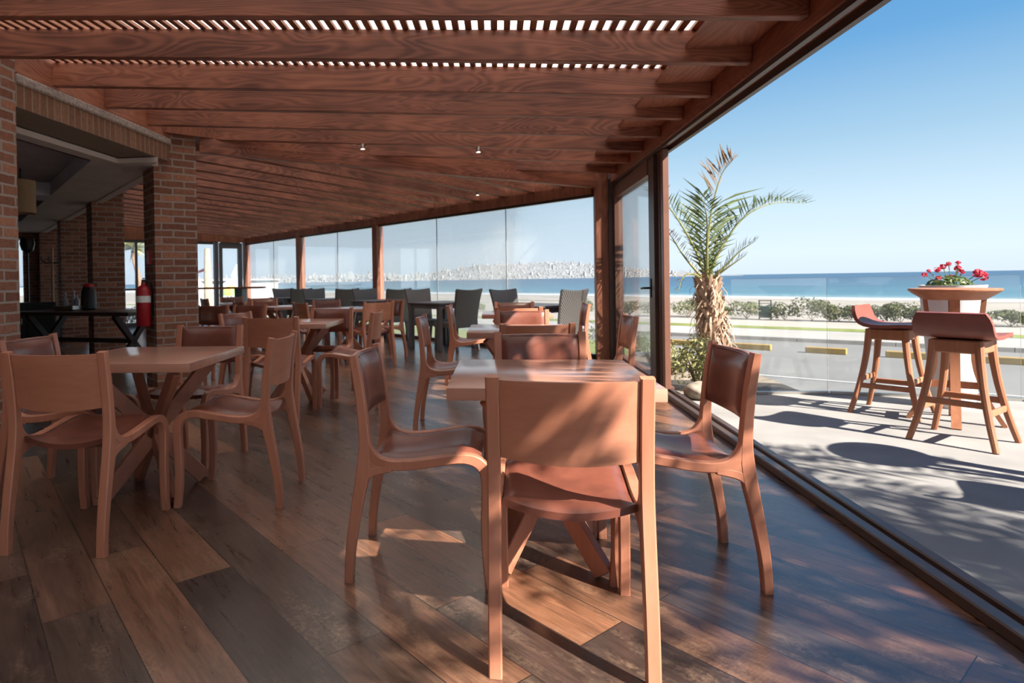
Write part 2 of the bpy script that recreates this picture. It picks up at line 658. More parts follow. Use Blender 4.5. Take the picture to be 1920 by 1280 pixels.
end_wall_piece(5.1, 5.5, 0, 3.0, M['brick'])
end_wall_piece(6.9, 13, 0, 3.0, M['brick'])
end_wall_piece(5.5, 6.9, 2.3, 3.0, M['brick'])
end_wall_piece(0, 5.1, 2.27, 2.75, M['beamz'])
wn = struct('window_6', MB().beam(ep(5.5, .04), ep(6.9, .04), .1, .08).beam(ep(5.5, 2.26), ep(6.9, 2.26), .1, .08)
            .beam(ep(6.2, 0.08), ep(6.2, 2.22), .07, .08, side=U), M['grey_frame'])
struct('pane', MB().beam(ep(5.5, 1.15), ep(6.9, 1.15), .012, 2.14), M['glass_salt'], wn)

# interior ceiling: soffits, cross beams, recess
SZ = 2.37
Bl = L0-U*.59


def bp(s, wv):
    p = Bl+V*s-U*wv
    return (p.x, p.y)


Ain = L0+U*.05
m = MB().prism([(-3.9, -3.6), (-3.9, 5.95), tuple((L0-U*.02-V*.25).xy), tuple((L0-U*.02).xy), tuple(Ain.xy), tuple((Ain+V*13.3).xy), bp(13.3, 0), (-4.09, 5.79), (-4.09, -3.6)], SZ, SZ+.05)
struct('ceiling', m, M['plaster'])
for s0 in (3.05, 7.35, 11.4):
    m = MB().prism([bp(s0, -.002), bp(s0+.62, -.002), bp(s0+.62, 7), bp(s0, 7)], SZ, 2.56)
    struct('ceiling', m, M['plaster_blue'])
m = MB().prism([(-3.9, -3.6), (-3.9, 6.0), tuple(Ain.xy), tuple((Ain+V*13.3).xy), bp(13.2, 8.5), bp(-3, 8), (-9.6, -3.6)], 2.55, 2.62)
struct('ceiling', m, M['plaster_blue'])
m = MB().beam((Bl.x+.011, Bl.y+.011, 2.46), tuple((Bl+V*13.3+U*.0155).xy)+(2.46,), .03, .18)
struct('ceiling', m, M['plaster_blue'])
m = MB().b2((-4.09, -3.6, 2.37), (-4.06, 5.78, 2.56))
struct('ceiling', m, M['plaster_blue'])
# slim arcade beam over the columns and the pale moulding beside it
a0, a1 = L0+V*.3+U*.13, L0+V*13.2+U*.13
struct('trim_2', MB().beam((a0.x, a0.y, 2.60), (a1.x, a1.y, 2.60), .14, .36), M['beamz'])
a0, a1 = L0+V*.46+U*.10, L0+V*13.2+U*.10
struct('trim_3', MB().beam((a0.x, a0.y, 2.385), (a1.x, a1.y, 2.385), .11, .05), M['plaster'])

a0, a1 = L0+V*-.1+U*.22, L0+V*13.4+U*.22
struct('ceiling', MB().beam((a0.x, a0.y, 3.03), (a1.x, a1.y, 3.03), 1.0, .05).beam((a0.x-.16, a0.y-.16, 2.81), (a1.x-.16, a1.y-.16, 2.81), .04, .42), M['beamz'])  # unseen closing boards, added to stop sun leaking in above the arcade

# brick columns of the arcade
col_lab = ['brick column at the corner of the arcade with a red extinguisher beside it',
           'shaded brick column second in the arcade, behind the dark long table',
           'dim brick column third in the arcade, deep inside the room',
           'farthest dim brick column of the arcade, beside the floor lamp']
for k, s0 in enumerate((0, 3.49, 6.65, 9.95)):
    c = L0+V*(s0+.22)+U*.225
    o = MB().box((0, 0, 1.36), (.45, .44, 2.72)).build('brick_column', M['brick'], None, 0)
    o.location = (c.x, c.y, 0)
    o.rotation_euler = (0, 0, R(45))
    tag(o, col_lab[k], 'column', 'brick columns of the arcade')

# ---- timber roof -------------------------------------------------------
SL = .069


def zb(y): return 2.338+(y-3.148)*.0149                   # rafter underside at x = 1.5


def zr(x, y): return zb(y)+SL*(1.5-x)


def hip_y(x): return 8.49+(x-1.39)*.43


ordn = ['first', 'second', 'third', 'fourth', 'fifth', 'sixth', 'seventh', 'eighth', 'ninth', 'tenth', 'eleventh', 'twelfth', 'thirteenth',
        'fourteenth', 'fifteenth', 'sixteenth', 'seventeenth', 'eighteenth', 'nineteenth', 'twentieth', 'twenty-first']


def rafter(x0, x1, y, ztop=.19, th=.06):
    o = MB()
    a, b = Vector((x0, y+th/2, zr(x0, y)+.095)), Vector((x1, y+th/2, zr(x1, y)+.095))
    c = (a+b)/2
    d = (b-a)
    L = d.length
    o.box((0, 0, 0), (L, th, .19), bev=.004)
    ob = o.build('ceiling_beam', M['beam'], None, 0)
    ob.location = c
    ob.rotation_euler = Vector((1, 0, 0)).rotation_difference(d.normalized()).to_euler()
    return ob


ys = [3.148, 3.813, 4.505, 5.158, 5.836, 6.515, 7.204, 7.95]
for k, y in enumerate(ys):
    xl = -3.5 if k < 5 else (1.39+(y-8.49)/.43+.08)
    o = rafter(xl, 1.5, y)
    nm = ['wide ceiling beam cut by the top edge of the picture', 'ceiling beam below the topmost one, between two rows of bright slat gaps',
          'third ceiling beam from the top, narrow bright gaps above it', 'fourth ceiling beam from the top, dark knots along it',
          'fifth ceiling beam from the top, running from the ledger to the right roof edge', 'sixth ceiling beam from the top, ending on the corner column',
          'seventh ceiling beam from the top, cut short by the slanting hip beam', 'short eighth ceiling beam just in front of the corner post'][k]
    tag(o, nm, 'beam', 'ceiling beams over the front tables')
yy = 2.48
k = 0
while yy > -3.5:
    o = rafter(-3.5, 1.5, yy)
    tag(o, 'timber ceiling beam above and behind the viewpoint', 'beam', 'ceiling beams behind the viewpoint')
    yy -= .667
    k += 1


def zr2(wv): return 2.365+SL*(-wv)


kk = 0
s = .56
while s < 12.0:
    w1 = max(-4.74, -2.508*s+.1)
    a, b = gp(s, -.05, zr2(-.05)+.095), gp(s, w1, zr2(w1)+.095)
    d = b-a
    ob = MB().box((0, 0, 0), (d.length, .06, .19), bev=.004).build('ceiling_beam', M['beam'], None, 0)
    ob.location = (a+b)/2
    ob.rotation_euler = Vector((1, 0, 0)).rotation_difference(d.normalized()).to_euler()
    if kk < 9:
        lab = ordn[kk]+' ceiling beam counted left from the corner post along the glass wall'
        g = 'ceiling beams along the glass wall'
    else:
        lab = 'distant ceiling beam of the far bays over the glass wall'
        g = 'ceiling beams of the far bays'
    tag(ob, lab, 'beam', g)
    s += .593
    kk += 1

# hip beam from column to corner post
hp0, hp1 = Vector((-3.27, 6.49, 2.68)), Vector((1.33, 8.46, 2.425))
ob = MB().box((0, 0, 0), ((hp1-hp0).length, .09, .25), bev=.004).build('hip_beam', M['beam'], None, 0)
ob.location = (hp0+hp1)/2
d = (hp1-hp0).normalized()
ob.rotation_euler = Matrix((d, Vector((0, 0, 1)).cross(d).normalized(), d.cross(Vector((0, 0, 1)).cross(d).normalized()))).transposed().to_euler()
tag(ob, 'slanting hip beam from the brick corner column to the corner post', 'beam')

# slats over both roof halves
m = MB()
x = 1.10+5*.0785
while x > -3.47:
    y1 = hip_y(x)-.02
    zt = lambda yv: zr(x, yv)+.19+.012
    m.beam((x, -3.6, zt(-3.6)), (x, y1, zt(y1)), .040, .022, side=(1, 0, -SL))
    x -= .0785
struct('ceiling', m, M['slat'])
m = MB()
wv = -.15
while wv > -4.7:
    s0 = -wv/2.508+.03
    z = zr2(wv)+.19+.012
    m.beam(gp(s0, wv, z), gp(12.2, wv, z), .046, .022, side=U)
    wv -= .0785
struct('ceiling', m, M['slat'])


def sheet(pts, name='ceiling'):
    mb = MB()
    mb.add(pts, [tuple(range(len(pts)))])
    return struct(name, mb, M['roof'])


zz = .265
sheet([(1.66, -3.6, zr(1.66, -3.6)+zz), (1.66, 8.5, zr(1.66, 8.5)+zz), (-3.55, hip_y(-3.55), zr(-3.55, hip_y(-3.55))+zz), (-3.55, -3.6, zr(-3.55, -3.6)+zz)])
hc = gp(1.895, -4.752)
sheet([tuple(gp(0, .12, zr2(.12)+zz+.01)), tuple(gp(12.4, .12, zr2(.12)+zz+.01)), tuple(gp(12.4, -4.85, zr2(-4.85)+zz+.01)), (hc.x, hc.y, zr2(-4.752)+zz+.01)])
# closing boards at the right roof edge, ledger at the left, edge beam with its track
m = MB()
allys = sorted(ys+[2.48-.667*i for i in range(9)])
for a, b in zip(allys[:-1], allys[1:]):
    ym = (a+.06+b)/2
    m.box((1.31, ym, zr(1.31, ym)+.105), (.37, b-a-.062, .025))
struct('ceiling', m, M['beamy'])


def edge_z(y): return 2.25+(y-2.79)*.0122


m = MB()
m.beam((1.58, -3.6, edge_z(-3.6)+.035+.2), (1.58, 8.40, edge_z(8.4)+.035+.2), .16, .40, side=(1, 0, 0))
o = m.build('edge_beam', M['beamy'], None, 0)
tag(o, 'long timber roof edge beam running over the open glass side', 'beam')
m = MB().beam((1.535, -3.6, edge_z(-3.6)+.02), (1.535, 8.4, edge_z(8.4)+.02), .035, .03, side=(1, 0, 0))
m.beam((1.625, -3.6, edge_z(-3.6)+.012), (1.625, 8.4, edge_z(8.4)+.012), .035, .045, side=(1, 0, 0))
struct('trim_4', m, M['bronze'])
m = MB().b2((-3.56, -3.6, 2.685), (-3.502, 6.3, 2.94))
struct('trim_5', m, M['beamy'])

# posts of the long glass wall
o = MB().box((0, 0, 1.25), (.17, .17, 2.50), bev=.006).build('timber_post', M['beamz'], None, 0)
o.location = (K.x, K.y, 0)
tag(o, 'timber corner post where the two glass sides meet', 'post', 'timber posts of the glass walls')
for s0, lab in ((5.38, 'timber post left of the wide window with the hillside view'), (8.81, 'timber post between the two narrower sea windows'),
                (12.25, 'farthest timber post at the far corner beside the glazed door')):
    o = MB().box((0, 0, 1.14), (.17, .17, 2.28), bev=.006).build('timber_post', M['beamz'], None, 0)
    p = gp(s0, 0)
    o.location = (p.x, p.y, 0)
    o.rotation_euler = (0, 0, R(45))
    tag(o, lab, 'post', 'timber posts of the glass walls')
m = MB().beam(gp(.1, 0, 2.305), gp(12.2, 0, 2.305), .14, .145)
m2 = MB().beam(gp(-.12, .03, 2.50), gp(12.4, .03, 2.50), .05, .30)
struct('trim_8', m2, M['beamz'])
m2 = MB().beam((-3.72, 6.21, 2.86), (-3.20, 6.73, 2.86), .44, .28)
struct('trim_9', m2, M['beamz'])
o = m.build('header_beam', M['beamz'], None, 0)
tag(o, 'timber header beam over the long glass wall', 'beam')

for n, (s0, s1, joints) in enumerate(((.1, 5.29, (1.765, 3.48)), (5.47, 8.72, (6.99,)), (8.90, 12.16, (10.37,)))):
    wn = struct('window_%d' % (n+1), MB().beam(gp(s0, 0, .03), gp(s1, 0, .03), .09, .06).beam(gp(s0, 0, 2.215), gp(s1, 0, 2.215), .06, .035), M['bronze'])
    ed = [s0]+list(joints)+[s1]
    for a, b in zip(ed[:-1], ed[1:]):
        struct('pane', MB().beam(gp(a+.006, 0, 1.13), gp(b-.006, 0, 1.13), .010, 2.14), M['glass_salt'], wn)
    for j in joints:
        struct('joint', MB().beam(gp(j, 0, .06), gp(j, 0, 2.2), .011, .011, side=V), M['grey_frame'], wn)

# fixed light beside the corner post, folded door leaves, floor track
wn = struct('window_4', MB().b2((1.53, 8.28, .03), (1.63, 8.40, 2.27)).b2((1.53, 6.52, .03), (1.63, 8.28, .10)).b2((1.53, 6.52, 2.14), (1.63, 8.28, 2.30)), M['bronze_light'])
struct('pane', MB().b2((1.575, 6.54, .10), (1.585, 8.28, 2.14)), M['glass'], wn)
struct('trim_10', MB().b2((1.47, 8.36, 0), (1.60, 8.52, 2.40)), M['bronze'])
dr = struct('door_1', MB().b2((1.535, 6.36, .05), (1.60, 6.50, 2.29), bev=.004).b2((1.52, 6.22, .05), (1.59, 6.33, 2.29), bev=.004)
            .b2((1.55, 6.12, .05), (1.62, 6.20, 2.29), bev=.004), M['bronze'])
struct('stile', MB().b2((1.535, 5.95, .05), (1.59, 6.0, 2.29), bev=.004).b2((1.55, 6.03, .05), (1.60, 6.09, 2.29), bev=.004), M['bronze_light'], dr)
m = MB().tube([(1.53, 6.42, .99), (1.475, 6.42, .99), (1.468, 6.44, .99), (1.468, 6.55, .985)], .011, 8).box((1.53, 6.42, .99), (.012, .035, .19), bev=.004)
struct('handle', m, M['black'], dr)
m = MB().b2((1.497, -3.6, 0), (1.552, 6.1, .045), bev=.006).b2((1.59, -3.6, 0), (1.642, 6.1, .04), bev=.006)
tr = struct('trim_6', m, M['bronze'])
struct('runner', MB().b2((1.552, -3.6, 0), (1.59, 6.1, .016)), M['bronze_light'], tr)
struct('trim_7', MB().b2((1.53, 6.1, 0), (1.66, 8.40, .05), bev=.004), M['bronze_light'])

# far end wall: window, glazed door
wn = struct('window_5', MB().beam(ep(.98, .05), ep(5.0, .05), .08, .10).beam(ep(.98, 2.24), ep(5.0, 2.24), .08, .08)
            .beam(ep(.90, 0), ep(.90, 2.27), .10, .16, side=U).beam(ep(3.0, .1), ep(3.0, 2.2), .06, .06, side=U).beam(ep(5.02, 0), ep(5.02, 2.27), .1, .1, side=U), M['grey_frame'])
struct('pane', MB().beam(ep(1.0, 1.15), ep(4.96, 1.15), .012, 2.1), M['glass_salt'], wn)
dr = struct('door_2', MB().beam(ep(.76, 0), ep(.76, 2.25), .08, .09, side=U).beam(ep(.20, 0), ep(.20, 2.25), .12, .09, side=U)
            .beam(ep(.2, 2.18), ep(.76, 2.18), .08, .17).beam(ep(.2, .1), ep(.76, .1), .08, .2), M['grey_frame'])
struct('pane', MB().beam(ep(.26, 1.15), ep(.72, 1.15), .012, 1.94), M['glass_salt'], dr)

# ------------------------------------------------------------------ patio and outdoors (ground)
struct('patio', MB().prism([(1.65, -3.6), (-9, -3.6), (-9, -12), (12, -12), (12, 3.9), (4.46, 5.86), (3.25, 6.16), (1.65, 6.05)], -.25, -.004), M['concrete'])  # stretch behind the viewpoint is added, unseen, to bounce sunlight onto the beams
M['soil'] = plain('dry_soil', (.21, .175, .14), .95, .1, .3, 9)
M['lawn'] = plain('lawn_grass', (.15, .175, .05), .9, .1, .3, 14)
struct('planting_bed', MB().prism([(1.65, 6.05), (2.9, 6.13), (2.95, 7.9), (2.6, 8.4), (1.6, 9.4), (1.45, 8.75)], -.3, -.03), M['soil'])
lw = [gp(.2, .16), gp(12.6, .16), gp(12.6, 3.0), gp(1.6, 3.0)]
struct('lawn', MB().prism([tuple(p.xy) for p in lw], -.35, -.12), M['lawn'])

ST = Vector((.8211, -.5708, 0))                           # along the street
SM = Vector((.5708, .8211, 0))                            # away from the house across the street


def sp(t, mm, z=-1.5):
    p = ST*t+SM*mm
    return (p.x, p.y, z)


def strip(name, m0, m1, z0, z1, mat, t0=-190, t1=130):
    mb = MB()
    n = 40
    vs, fs = [], []
    for i in range(n+1):
        t = t0+(t1-t0)*i/n
        vs += [sp(t, m0, z0), sp(t, m1, z1)]
    for i in range(n):
        fs.append((2*i, 2*i+2, 2*i+3, 2*i+1))
    mb.add(vs, fs)
    return struct(name, mb, mat)


M['asphalt'] = plain('grey_asphalt', (.15, .148, .146), .9, .2, .1, .35)
M['kerb'] = plain('kerb_stone', (.22, .205, .19), .9, .2, .12, 2)
M['paving'] = plain('pale_paving', (.28, .265, .25), .9, .2, .06, .5)
M['verge'] = plain('verge_grass', (.15, .175, .05), .9, .1, .25, 1.2)
M['path'] = plain('sandy_path', (.30, .27, .24), .95, .1, .08, .4)
M['yellow'] = plain('yellow_concrete', (.30, .195, .065), .8, .2, .12, 3)
M['line'] = plain('road_paint', (.4, .4, .4), .8, .2, .06, 2)
strip('road', -60, 27.1, -1.5, -1.5, M['asphalt'])
mb = MB()
for i in range(60):
    t0 = -110+i*3.0
    mb.add([sp(t0, 27.05, -1.52), sp(t0+2.98, 27.05, -1.52), sp(t0+2.98, 27.3, -1.52), sp(t0, 27.3, -1.52),
            sp(t0, 27.08, -1.36), sp(t0+2.98, 27.08, -1.36), sp(t0+2.98, 27.3, -1.36), sp(t0, 27.3, -1.36)],
           [(0, 1, 5, 4), (1, 2, 6, 5), (2, 3, 7, 6), (3, 0, 4, 7), (4, 5, 6, 7)])
struct('kerb', mb, M['kerb'])
strip('sidewalk', 27.3, 31.2, -1.37, -1.37, M['paving'])
strip('verge', 31.2, 32.7, -1.36, -1.36, M['verge'])
strip('footpath', 32.7, 38.2, -1.40, -1.45, M['path'])
mb = MB()
mb.add([sp(-12, 17.6, -1.49), sp(20, 17.6, -1.49), sp(20, 17.72, -1.49), sp(-12, 17.72, -1.49)], [(0, 1, 2, 3)])
struct('road_line', mb, M['line'])

# beach sloping into the bay, and the water
N2 = Vector((.7245, .6893, 0))


def beach_mat():
    t = NT('beach_sand')
    g = t.n('NewGeometry')
    nz = t.n('TexNoise', Scale=.12, Detail=5)
    t.l(g.outputs['Position'], nz.inputs['Vector'])
    c = t.ramp(nz.outputs[0], [(.35, (.22, .20, .175)), (.65, (.29, .262, .235))])
    dt = t.n('VectorMath', operation='DOT_PRODUCT')
    dt.inputs[1].default_value = N2
    t.l(g.outputs['Position'], dt.inputs[0])
    wet = t.ramp(t.math('DIVIDE', t.math('SUBTRACT', dt.outputs['Value'], 100), 30), [(.2, (1, 1, 1)), (.9, (.62, .6, .6))])
    return t.princ(t.mix(1, c, wet, 'MULTIPLY'), .9, .15)


mb = MB()
nt_, nm_ = 60, 30
vs, fs = [], []
for j in range(nm_+1):
    for i in range(nt_+1):
        t = -190+320*i/nt_
        mm = 37.5+130*j/nm_
        p = Vector(sp(t, mm, 0))
        q = max(0, (p.dot(N2)-45)/78)
        z = -1.47-2.05*q if mm > 40 else -1.47
        z += .12*noise.noise(p*.09) if mm > 40 else 0
        vs.append((p.x, p.y, z))
for j in range(nm_):
    for i in range(nt_):
        a = j*(nt_+1)+i
        fs.append((a, a+1, a+nt_+2, a+nt_+1))
mb.add(vs, fs)
struct('beach', mb, beach_mat(), smooth=60)


def sea_mat():
    t = NT('sea_water')
    g = t.n('NewGeometry')
    dt = t.n('VectorMath', operation='DOT_PRODUCT')
    dt.inputs[1].default_value = N2
    t.l(g.outputs['Position'], dt.inputs[0])
    al = t.n('VectorMath', operation='DOT_PRODUCT')
    al.inputs[1].default_value = (-.6893, .7245, 0)
    t.l(g.outputs['Position'], al.inputs[0])
    cm = t.n('CombineXYZ')
    t.l(t.math('MULTIPLY', dt.outputs['Value'], .055), cm.inputs[0])
    t.l(t.math('MULTIPLY', al.outputs['Value'], .007), cm.inputs[1])
    nz = t.n('TexNoise', Scale=1.0, Detail=6, Roughness=.65)
    t.l(cm.outputs[0], nz.inputs['Vector'])
    sh = t.math('ADD', dt.outputs['Value'], t.math('MULTIPLY', t.math('SUBTRACT', nz.outputs[0], .5), 26))
    d = t.math('DIVIDE', t.math('SUBTRACT', sh, 118), 420)
    col = t.ramp(d, [(0, (.055, .135, .155)), (.10, (.024, .10, .145)), (.35, (.011, .065, .115)), (1, (.008, .042, .09))])
    patch = t.ramp(nz.outputs[0], [(.35, (.78, .8, .82)), (.65, (1.22, 1.2, 1.15))])
    col = t.mix(1, col, patch, 'MULTIPLY')
    # foam: wash at the edge plus two broken breakers
    f1 = t.ramp(t.math('DIVIDE', t.math('SUBTRACT', sh, 118), 40), [(0, (1, 1, 1)), (.36, (.95, .95, .95)), (.46, (.15, .15, .15)), (.56, (.0, .0, .0)), (.60, (.7, .7, .7)), (.66, (0, 0, 0)), (1, (0, 0, 0))])
    nf = t.n('TexNoise', Scale=5.0, Detail=6, Roughness=.7)
    t.l(cm.outputs[0], nf.inputs['Vector'])
    caps = t.ramp(nf.outputs[0], [(.66, (0, 0, 0)), (.74, (.8, .8, .8))])
    near = t.ramp(d, [(0, (1, 1, 1)), (.5, (.5, .5, .5)), (1, (.15, .15, .15))])
    foam = t.math('MAXIMUM', f1, t.math('MULTIPLY', caps, near))
    col = t.mix(foam, col, (.45, .46, .47))
    return t.princ(col, .32, .22, nf.outputs[0], .12)


mb = MB()
mb.add([(-9000, 60, -3.5), (30000, -9000, -3.5), (30000, 40000, -3.5), (-12000, 40000, -3.5)], [(0, 1, 2, 3)])
struct('sea', mb, sea_mat())

# hill across the bay
hill = [(-1400, 24), (-830, 26), (-595, 31), (-386, 30), (-230, 31), (-138, 30), (-73, 24), (31, 31), (136, 47), (240, 63), (331, 73), (423, 69), (553, 78), (684, 79), (788, 71),
        (840, 64), (970, 52), (1140, 32), (1336, 17), (1466, 5), (1545, 0)]
# values: sideways metres at 3 km and crest height above the water


def hz(x):
    if x <= hill[0][0]: return hill[0][1]
    for (a, h0), (b, h1) in zip(hill[:-1], hill[1:]):
        if a <= x <= b:
            k = (x-a)/(b-a)
            return h0+(h1-h0)*k
    return 0


cdir = Vector((-math.sin(YAW), math.cos(YAW), 0))
rdir = Vector((math.cos(YAW), math.sin(YAW), 0))


def hill_pt(x, k):
    """k 0 = water edge, 1 = crest"""
    h = hz(x)*(math.sin(min(k, 1)*PI/2)**.9)*(1 if k <= 1 else 1-.5*(k-1))
    h += 4*noise.noise(Vector((x*.012, k*3, 0)))*min(1, k*2)
    p = cdir*(3000+k*420)+rdir*(x*(3000+k*420)/3000)
    return Vector((p.x, p.y, -3.6+h*(3000+k*420)/3000))


mb = MB()
vs, fs = [], []
nx_, nk_ = 130, 8
for j in range(nk_+1):
    for i in range(nx_+1):
        vs.append(tuple(hill_pt(-1400+2980*i/nx_, j/nk_*1.4)))
for j in range(nk_):
    for i in range(nx_):
        a = j*(nx_+1)+i
        fs.append((a, a+1, a+nx_+2, a+nx_+1))
mb.add(vs, fs)
M['hill'] = plain('hazy_hillside', (.185, .19, .20), .95, .05, .18, .02)  # distance haze is put into this grey base colour
struct('hills', mb, M['hill'], smooth=60)
M['tower'] = plain('pale_tower', (.33, .33, .33), .8, .1, .05, .1)
mb = MB()
for i in range(2600):
    x = random.uniform(-1350, 1250)
    k = random.random()**1.3*.97+.01
    p = hill_pt(x, k)
    sz = random.uniform(3.5, 9)
    hh = random.uniform(3, 6) if random.random() < .93 else random.uniform(12, 24)
    mb.box((p.x, p.y, p.z+hh/2-1), (sz, sz, hh), rz=random.uniform(0, 1.5))
o = mb.build('hillside_houses', plain('whitewashed_houses', (.31, .31, .31), .8, .1, .35, .05), None, 0)
tag(o, 'pale houses of the town crowded over the hill across the bay', 'houses', kind='stuff')
for x, hh, wd, lab in ((-340, 38, 16, 'tallest pale tower block on the far shore, seen beside the middle post'), (-470, 22, 20, 'broad pale block on the far shore in the second sea window'),
                       (-150, 26, 12, 'slim pale tower on the far shore left of the hill')):
    p = hill_pt(x, .1)
    o = MB().box((0, 0, hh/2), (wd, wd, hh)).box((0, 0, hh+1.5), (wd*.5, wd*.5, 3)).build('tower_block', M['tower'], None, 0)
    o.location = (p.x, p.y, p.z+6)
    tag(o, lab, 'building', 'tower blocks on the far shore')

# ------------------------------------------------------------------ dining chairs and tables
REAR = [(0, 0), (.006, .1), (.02, .2), (.038, .3), (.054, .38), (.064, .45), (.066, .52), (.059, .62), (.046, .73), (.028, .835)]
REARW = [.032, .034, .038, .042, .048, .048, .040, .035, .033, .030]
RAIL = [(.070, .55), (.080, .497), (.108, .456), (.16, .436), (.24, .438), (.33, .452), (.42, .464), (.475, .454), (.505, .42), (.512, .36), (.507, .25), (.508, .12), (.518, 0)]
RAILW = [.018, .028, .034, .036, .036, .035, .035, .040, .042, .040, .038, .036, .033]
ARCH = [(.040, .32), (.062, .385), (.098, .412), (.165, .424)]
ARCHW = [.028, .032, .032, .026]
HW = .210                                                # side frames sit at x = +-HW


def rail_top(y):
    pts = [(.10, .478), (.16, .456), (.24, .456), (.33, .470), (.42, .483), (.50, .474)]
    for (a, h0), (b, h1) in zip(pts[:-1], pts[1:]):
        if y <= b:
            k = max(0, (y-a)/(b-a))
            return h0+(h1-h0)*k
    return pts[-1][1]


def post_y(z):
    for (a, h0), (b, h1) in zip(REAR[:-1], REAR[1:]):
        if z <= h1:
            return a+(b-a)*(z-h0)/(h1-h0)
    return REAR[-1][0]


def make_chair():
    t = empty('dining_chair')
    for sgn in (-1, 1):
        mb = MB()
        mb.ribbon(REAR, REARW, sgn*HW, .038, 26)
        mb.ribbon(ARCH, ARCHW, sgn*HW, .0365, 10)
        # solid gusset where leg, post and rail meet
        gp_ = [(.050, .37), (.075, .398), (.105, .412), (.165, .424), (.20, .43), (.14, .446), (.105, .462), (.082, .50), (.068, .52), (.060, .45)]
        n_ = len(gp_)
        mb.add([(sgn*HW-.0172, a, b) for a, b in gp_]+[(sgn*HW+.0172, a, b) for a, b in gp_],
               [tuple(range(n_)), tuple(range(2*n_-1, n_-1, -1))]+[(i, n_+i, n_+(i+1) % n_, (i+1) % n_) for i in range(n_)])
        mb.build('leg', M['wood'], t)
        MB().ribbon(RAIL, RAILW, sgn*HW, .036, 36).build('leg', M['wood'], t)
    nx, ny = 11, 12
    hw = .190

    def seat_pt(i, j, up):
        x = -hw+2*hw*i/(nx-1)
        y = .092+.40*j/(ny-1)
        e = 1-(x/hw)**2
        rear = 1-j/(ny-1)
        sag = -.030*e*(.35+.65*rear)
        if j == 0: y -= .018*e
        return x, y, rail_top(y)-.020+sag+up

    mb = MB()
    mb.slab([[seat_pt(i, j, .006) for i in range(nx)] for j in range(ny)], [[seat_pt(i, j, -.012) for i in range(nx)] for j in range(ny)])
    shell = mb.build('seat', M['leather'], t)

    def cush(i, j):
        x, y, z = seat_pt(i, j, .006)
        a = min(1, min(i, nx-1-i)/2.2)
        b = min(1, min(j, ny-1-j)/2.2)
        k = (math.sin(a*PI/2)*math.sin(b*PI/2))**.5
        return x*.985, y, z+.004+.026*k

    mb = MB()
    mb.slab([[cush(i, j) for i in range(nx)] for j in range(ny)], [[seat_pt(i, j, .0062) for i in range(nx)] for j in range(ny)])
    mb.build('cushion', M['leather'], shell, 50)

    nz = 9

    def back_pt(i, j, off):
        x = -hw+2*hw*i/(nx-1)
        e = 1-(x/hw)**2
        z = .598+.226*j/(nz-1)
        if j == 0: z -= .012*e
        return x, post_y(z)+.004-.034*e+off, z

    mb = MB()
    mb.slab([[back_pt(i, j, -.010) for i in range(nx)] for j in range(nz)], [[back_pt(i, j, .004) for i in range(nx)] for j in range(nz)])
    back = mb.build('backrest', M['wood_y'], t)

    def pad(i, j):
        x, y, z = back_pt(i, j, .004)
        a = min(1, min(i, nx-1-i)/2.0)
        b = min(1, min(j, nz-1-j)/2.0)
        k = (math.sin(a*PI/2)*math.sin(b*PI/2))**.5
        return x*.985, y+.003+.022*k, z

    mb = MB()
    mb.slab([[pad(i, j) for i in range(nx)] for j in range(nz)], [[back_pt(i, j, .0042) for i in range(nx)] for j in range(nz)])
    mb.build('leather_pad', M['leather'], back, 50)
    # stitched seam just inside the pad's edge
    pts = []
    for i in range(1, nx-1): pts.append(Vector(back_pt(i, nz-1, .017))+Vector((0, 0, -.006)))
    MB().tube(pts, .0016, 5).build('seam', M['leather'], back)
    return t


chair0 = make_chair()
chair_n = 0


def chair(x, y, face, label, group):
    """x, y = midpoint between the rear feet; face = heading in degrees"""
    global chair_n
    o = chair0 if chair_n == 0 else copy_tree(chair0)
    chair_n += 1
    o.location = (x, y, 0)
    o.rotation_euler = (0, 0, R(face-90))
    tag(o, label, 'chair', group)
    return o


def make_table():
    t = empty('dining_table')
    MB().box((0, 0, .713), (.735, .755, .044), bev=.004, seg=2).build('tabletop', M['top'], t)
    for a in (45, 135, 225, 315):
        c, s_ = math.cos(R(a)), math.sin(R(a))
        mb = MB().beam((c*.265, s_*.265, .018), (-c*.32, -s_*.32, .685), .036, .085, side=(-s_, c, 0), bev=.004)
        # foot cut level with the floor
        vs = []
        for p in mb.v:
            vs.append((p[0], p[1], max(p[2], .001)) if p[2] < .36 else (p[0], p[1], min(p[2], .692)))
        mb.v = vs
        mb.build('leg', M['wood'], t)
    return t


table0 = make_table()
table_n = 0


def table(x, y, rz, label, group):
    global table_n
    o = table0 if table_n == 0 else copy_tree(table0)
    table_n += 1
    o.location = (x, y, 0)
    o.rotation_euler = (0, 0, R(rz))
    tag(o, label, 'table', group)


GT, GC = 'square wooden dining tables', 'wood and leather dining chairs'
table(0.186, 2.488, 0, 'square wooden table nearest the camera, in front of the open glass side', GT)
table(0.146, 4.673, 0, 'square wooden table directly behind the nearest table, pale sheen on its left corner', GT)
table(0.198, 6.811, 0, 'third square wooden table from the camera along the open glass side', GT)
table(-1.836, 3.072, 4, 'square wooden table at left on crossed legs in front of the brick column', GT)
table(-1.888, 5.617, 2, 'square wooden table behind the left front table, reflecting white sky', GT)
table(-2.05, 8.35, 45, 'square wooden table farther back, turned to face the long glass wall', GT)
table(-3.27, 9.20, 45, 'small looking distant wooden table before the farthest timber posts', GT)
table(-4.76, 11.12, 45, 'distant table with a shiny top beside the blue grey counter leg', GT)

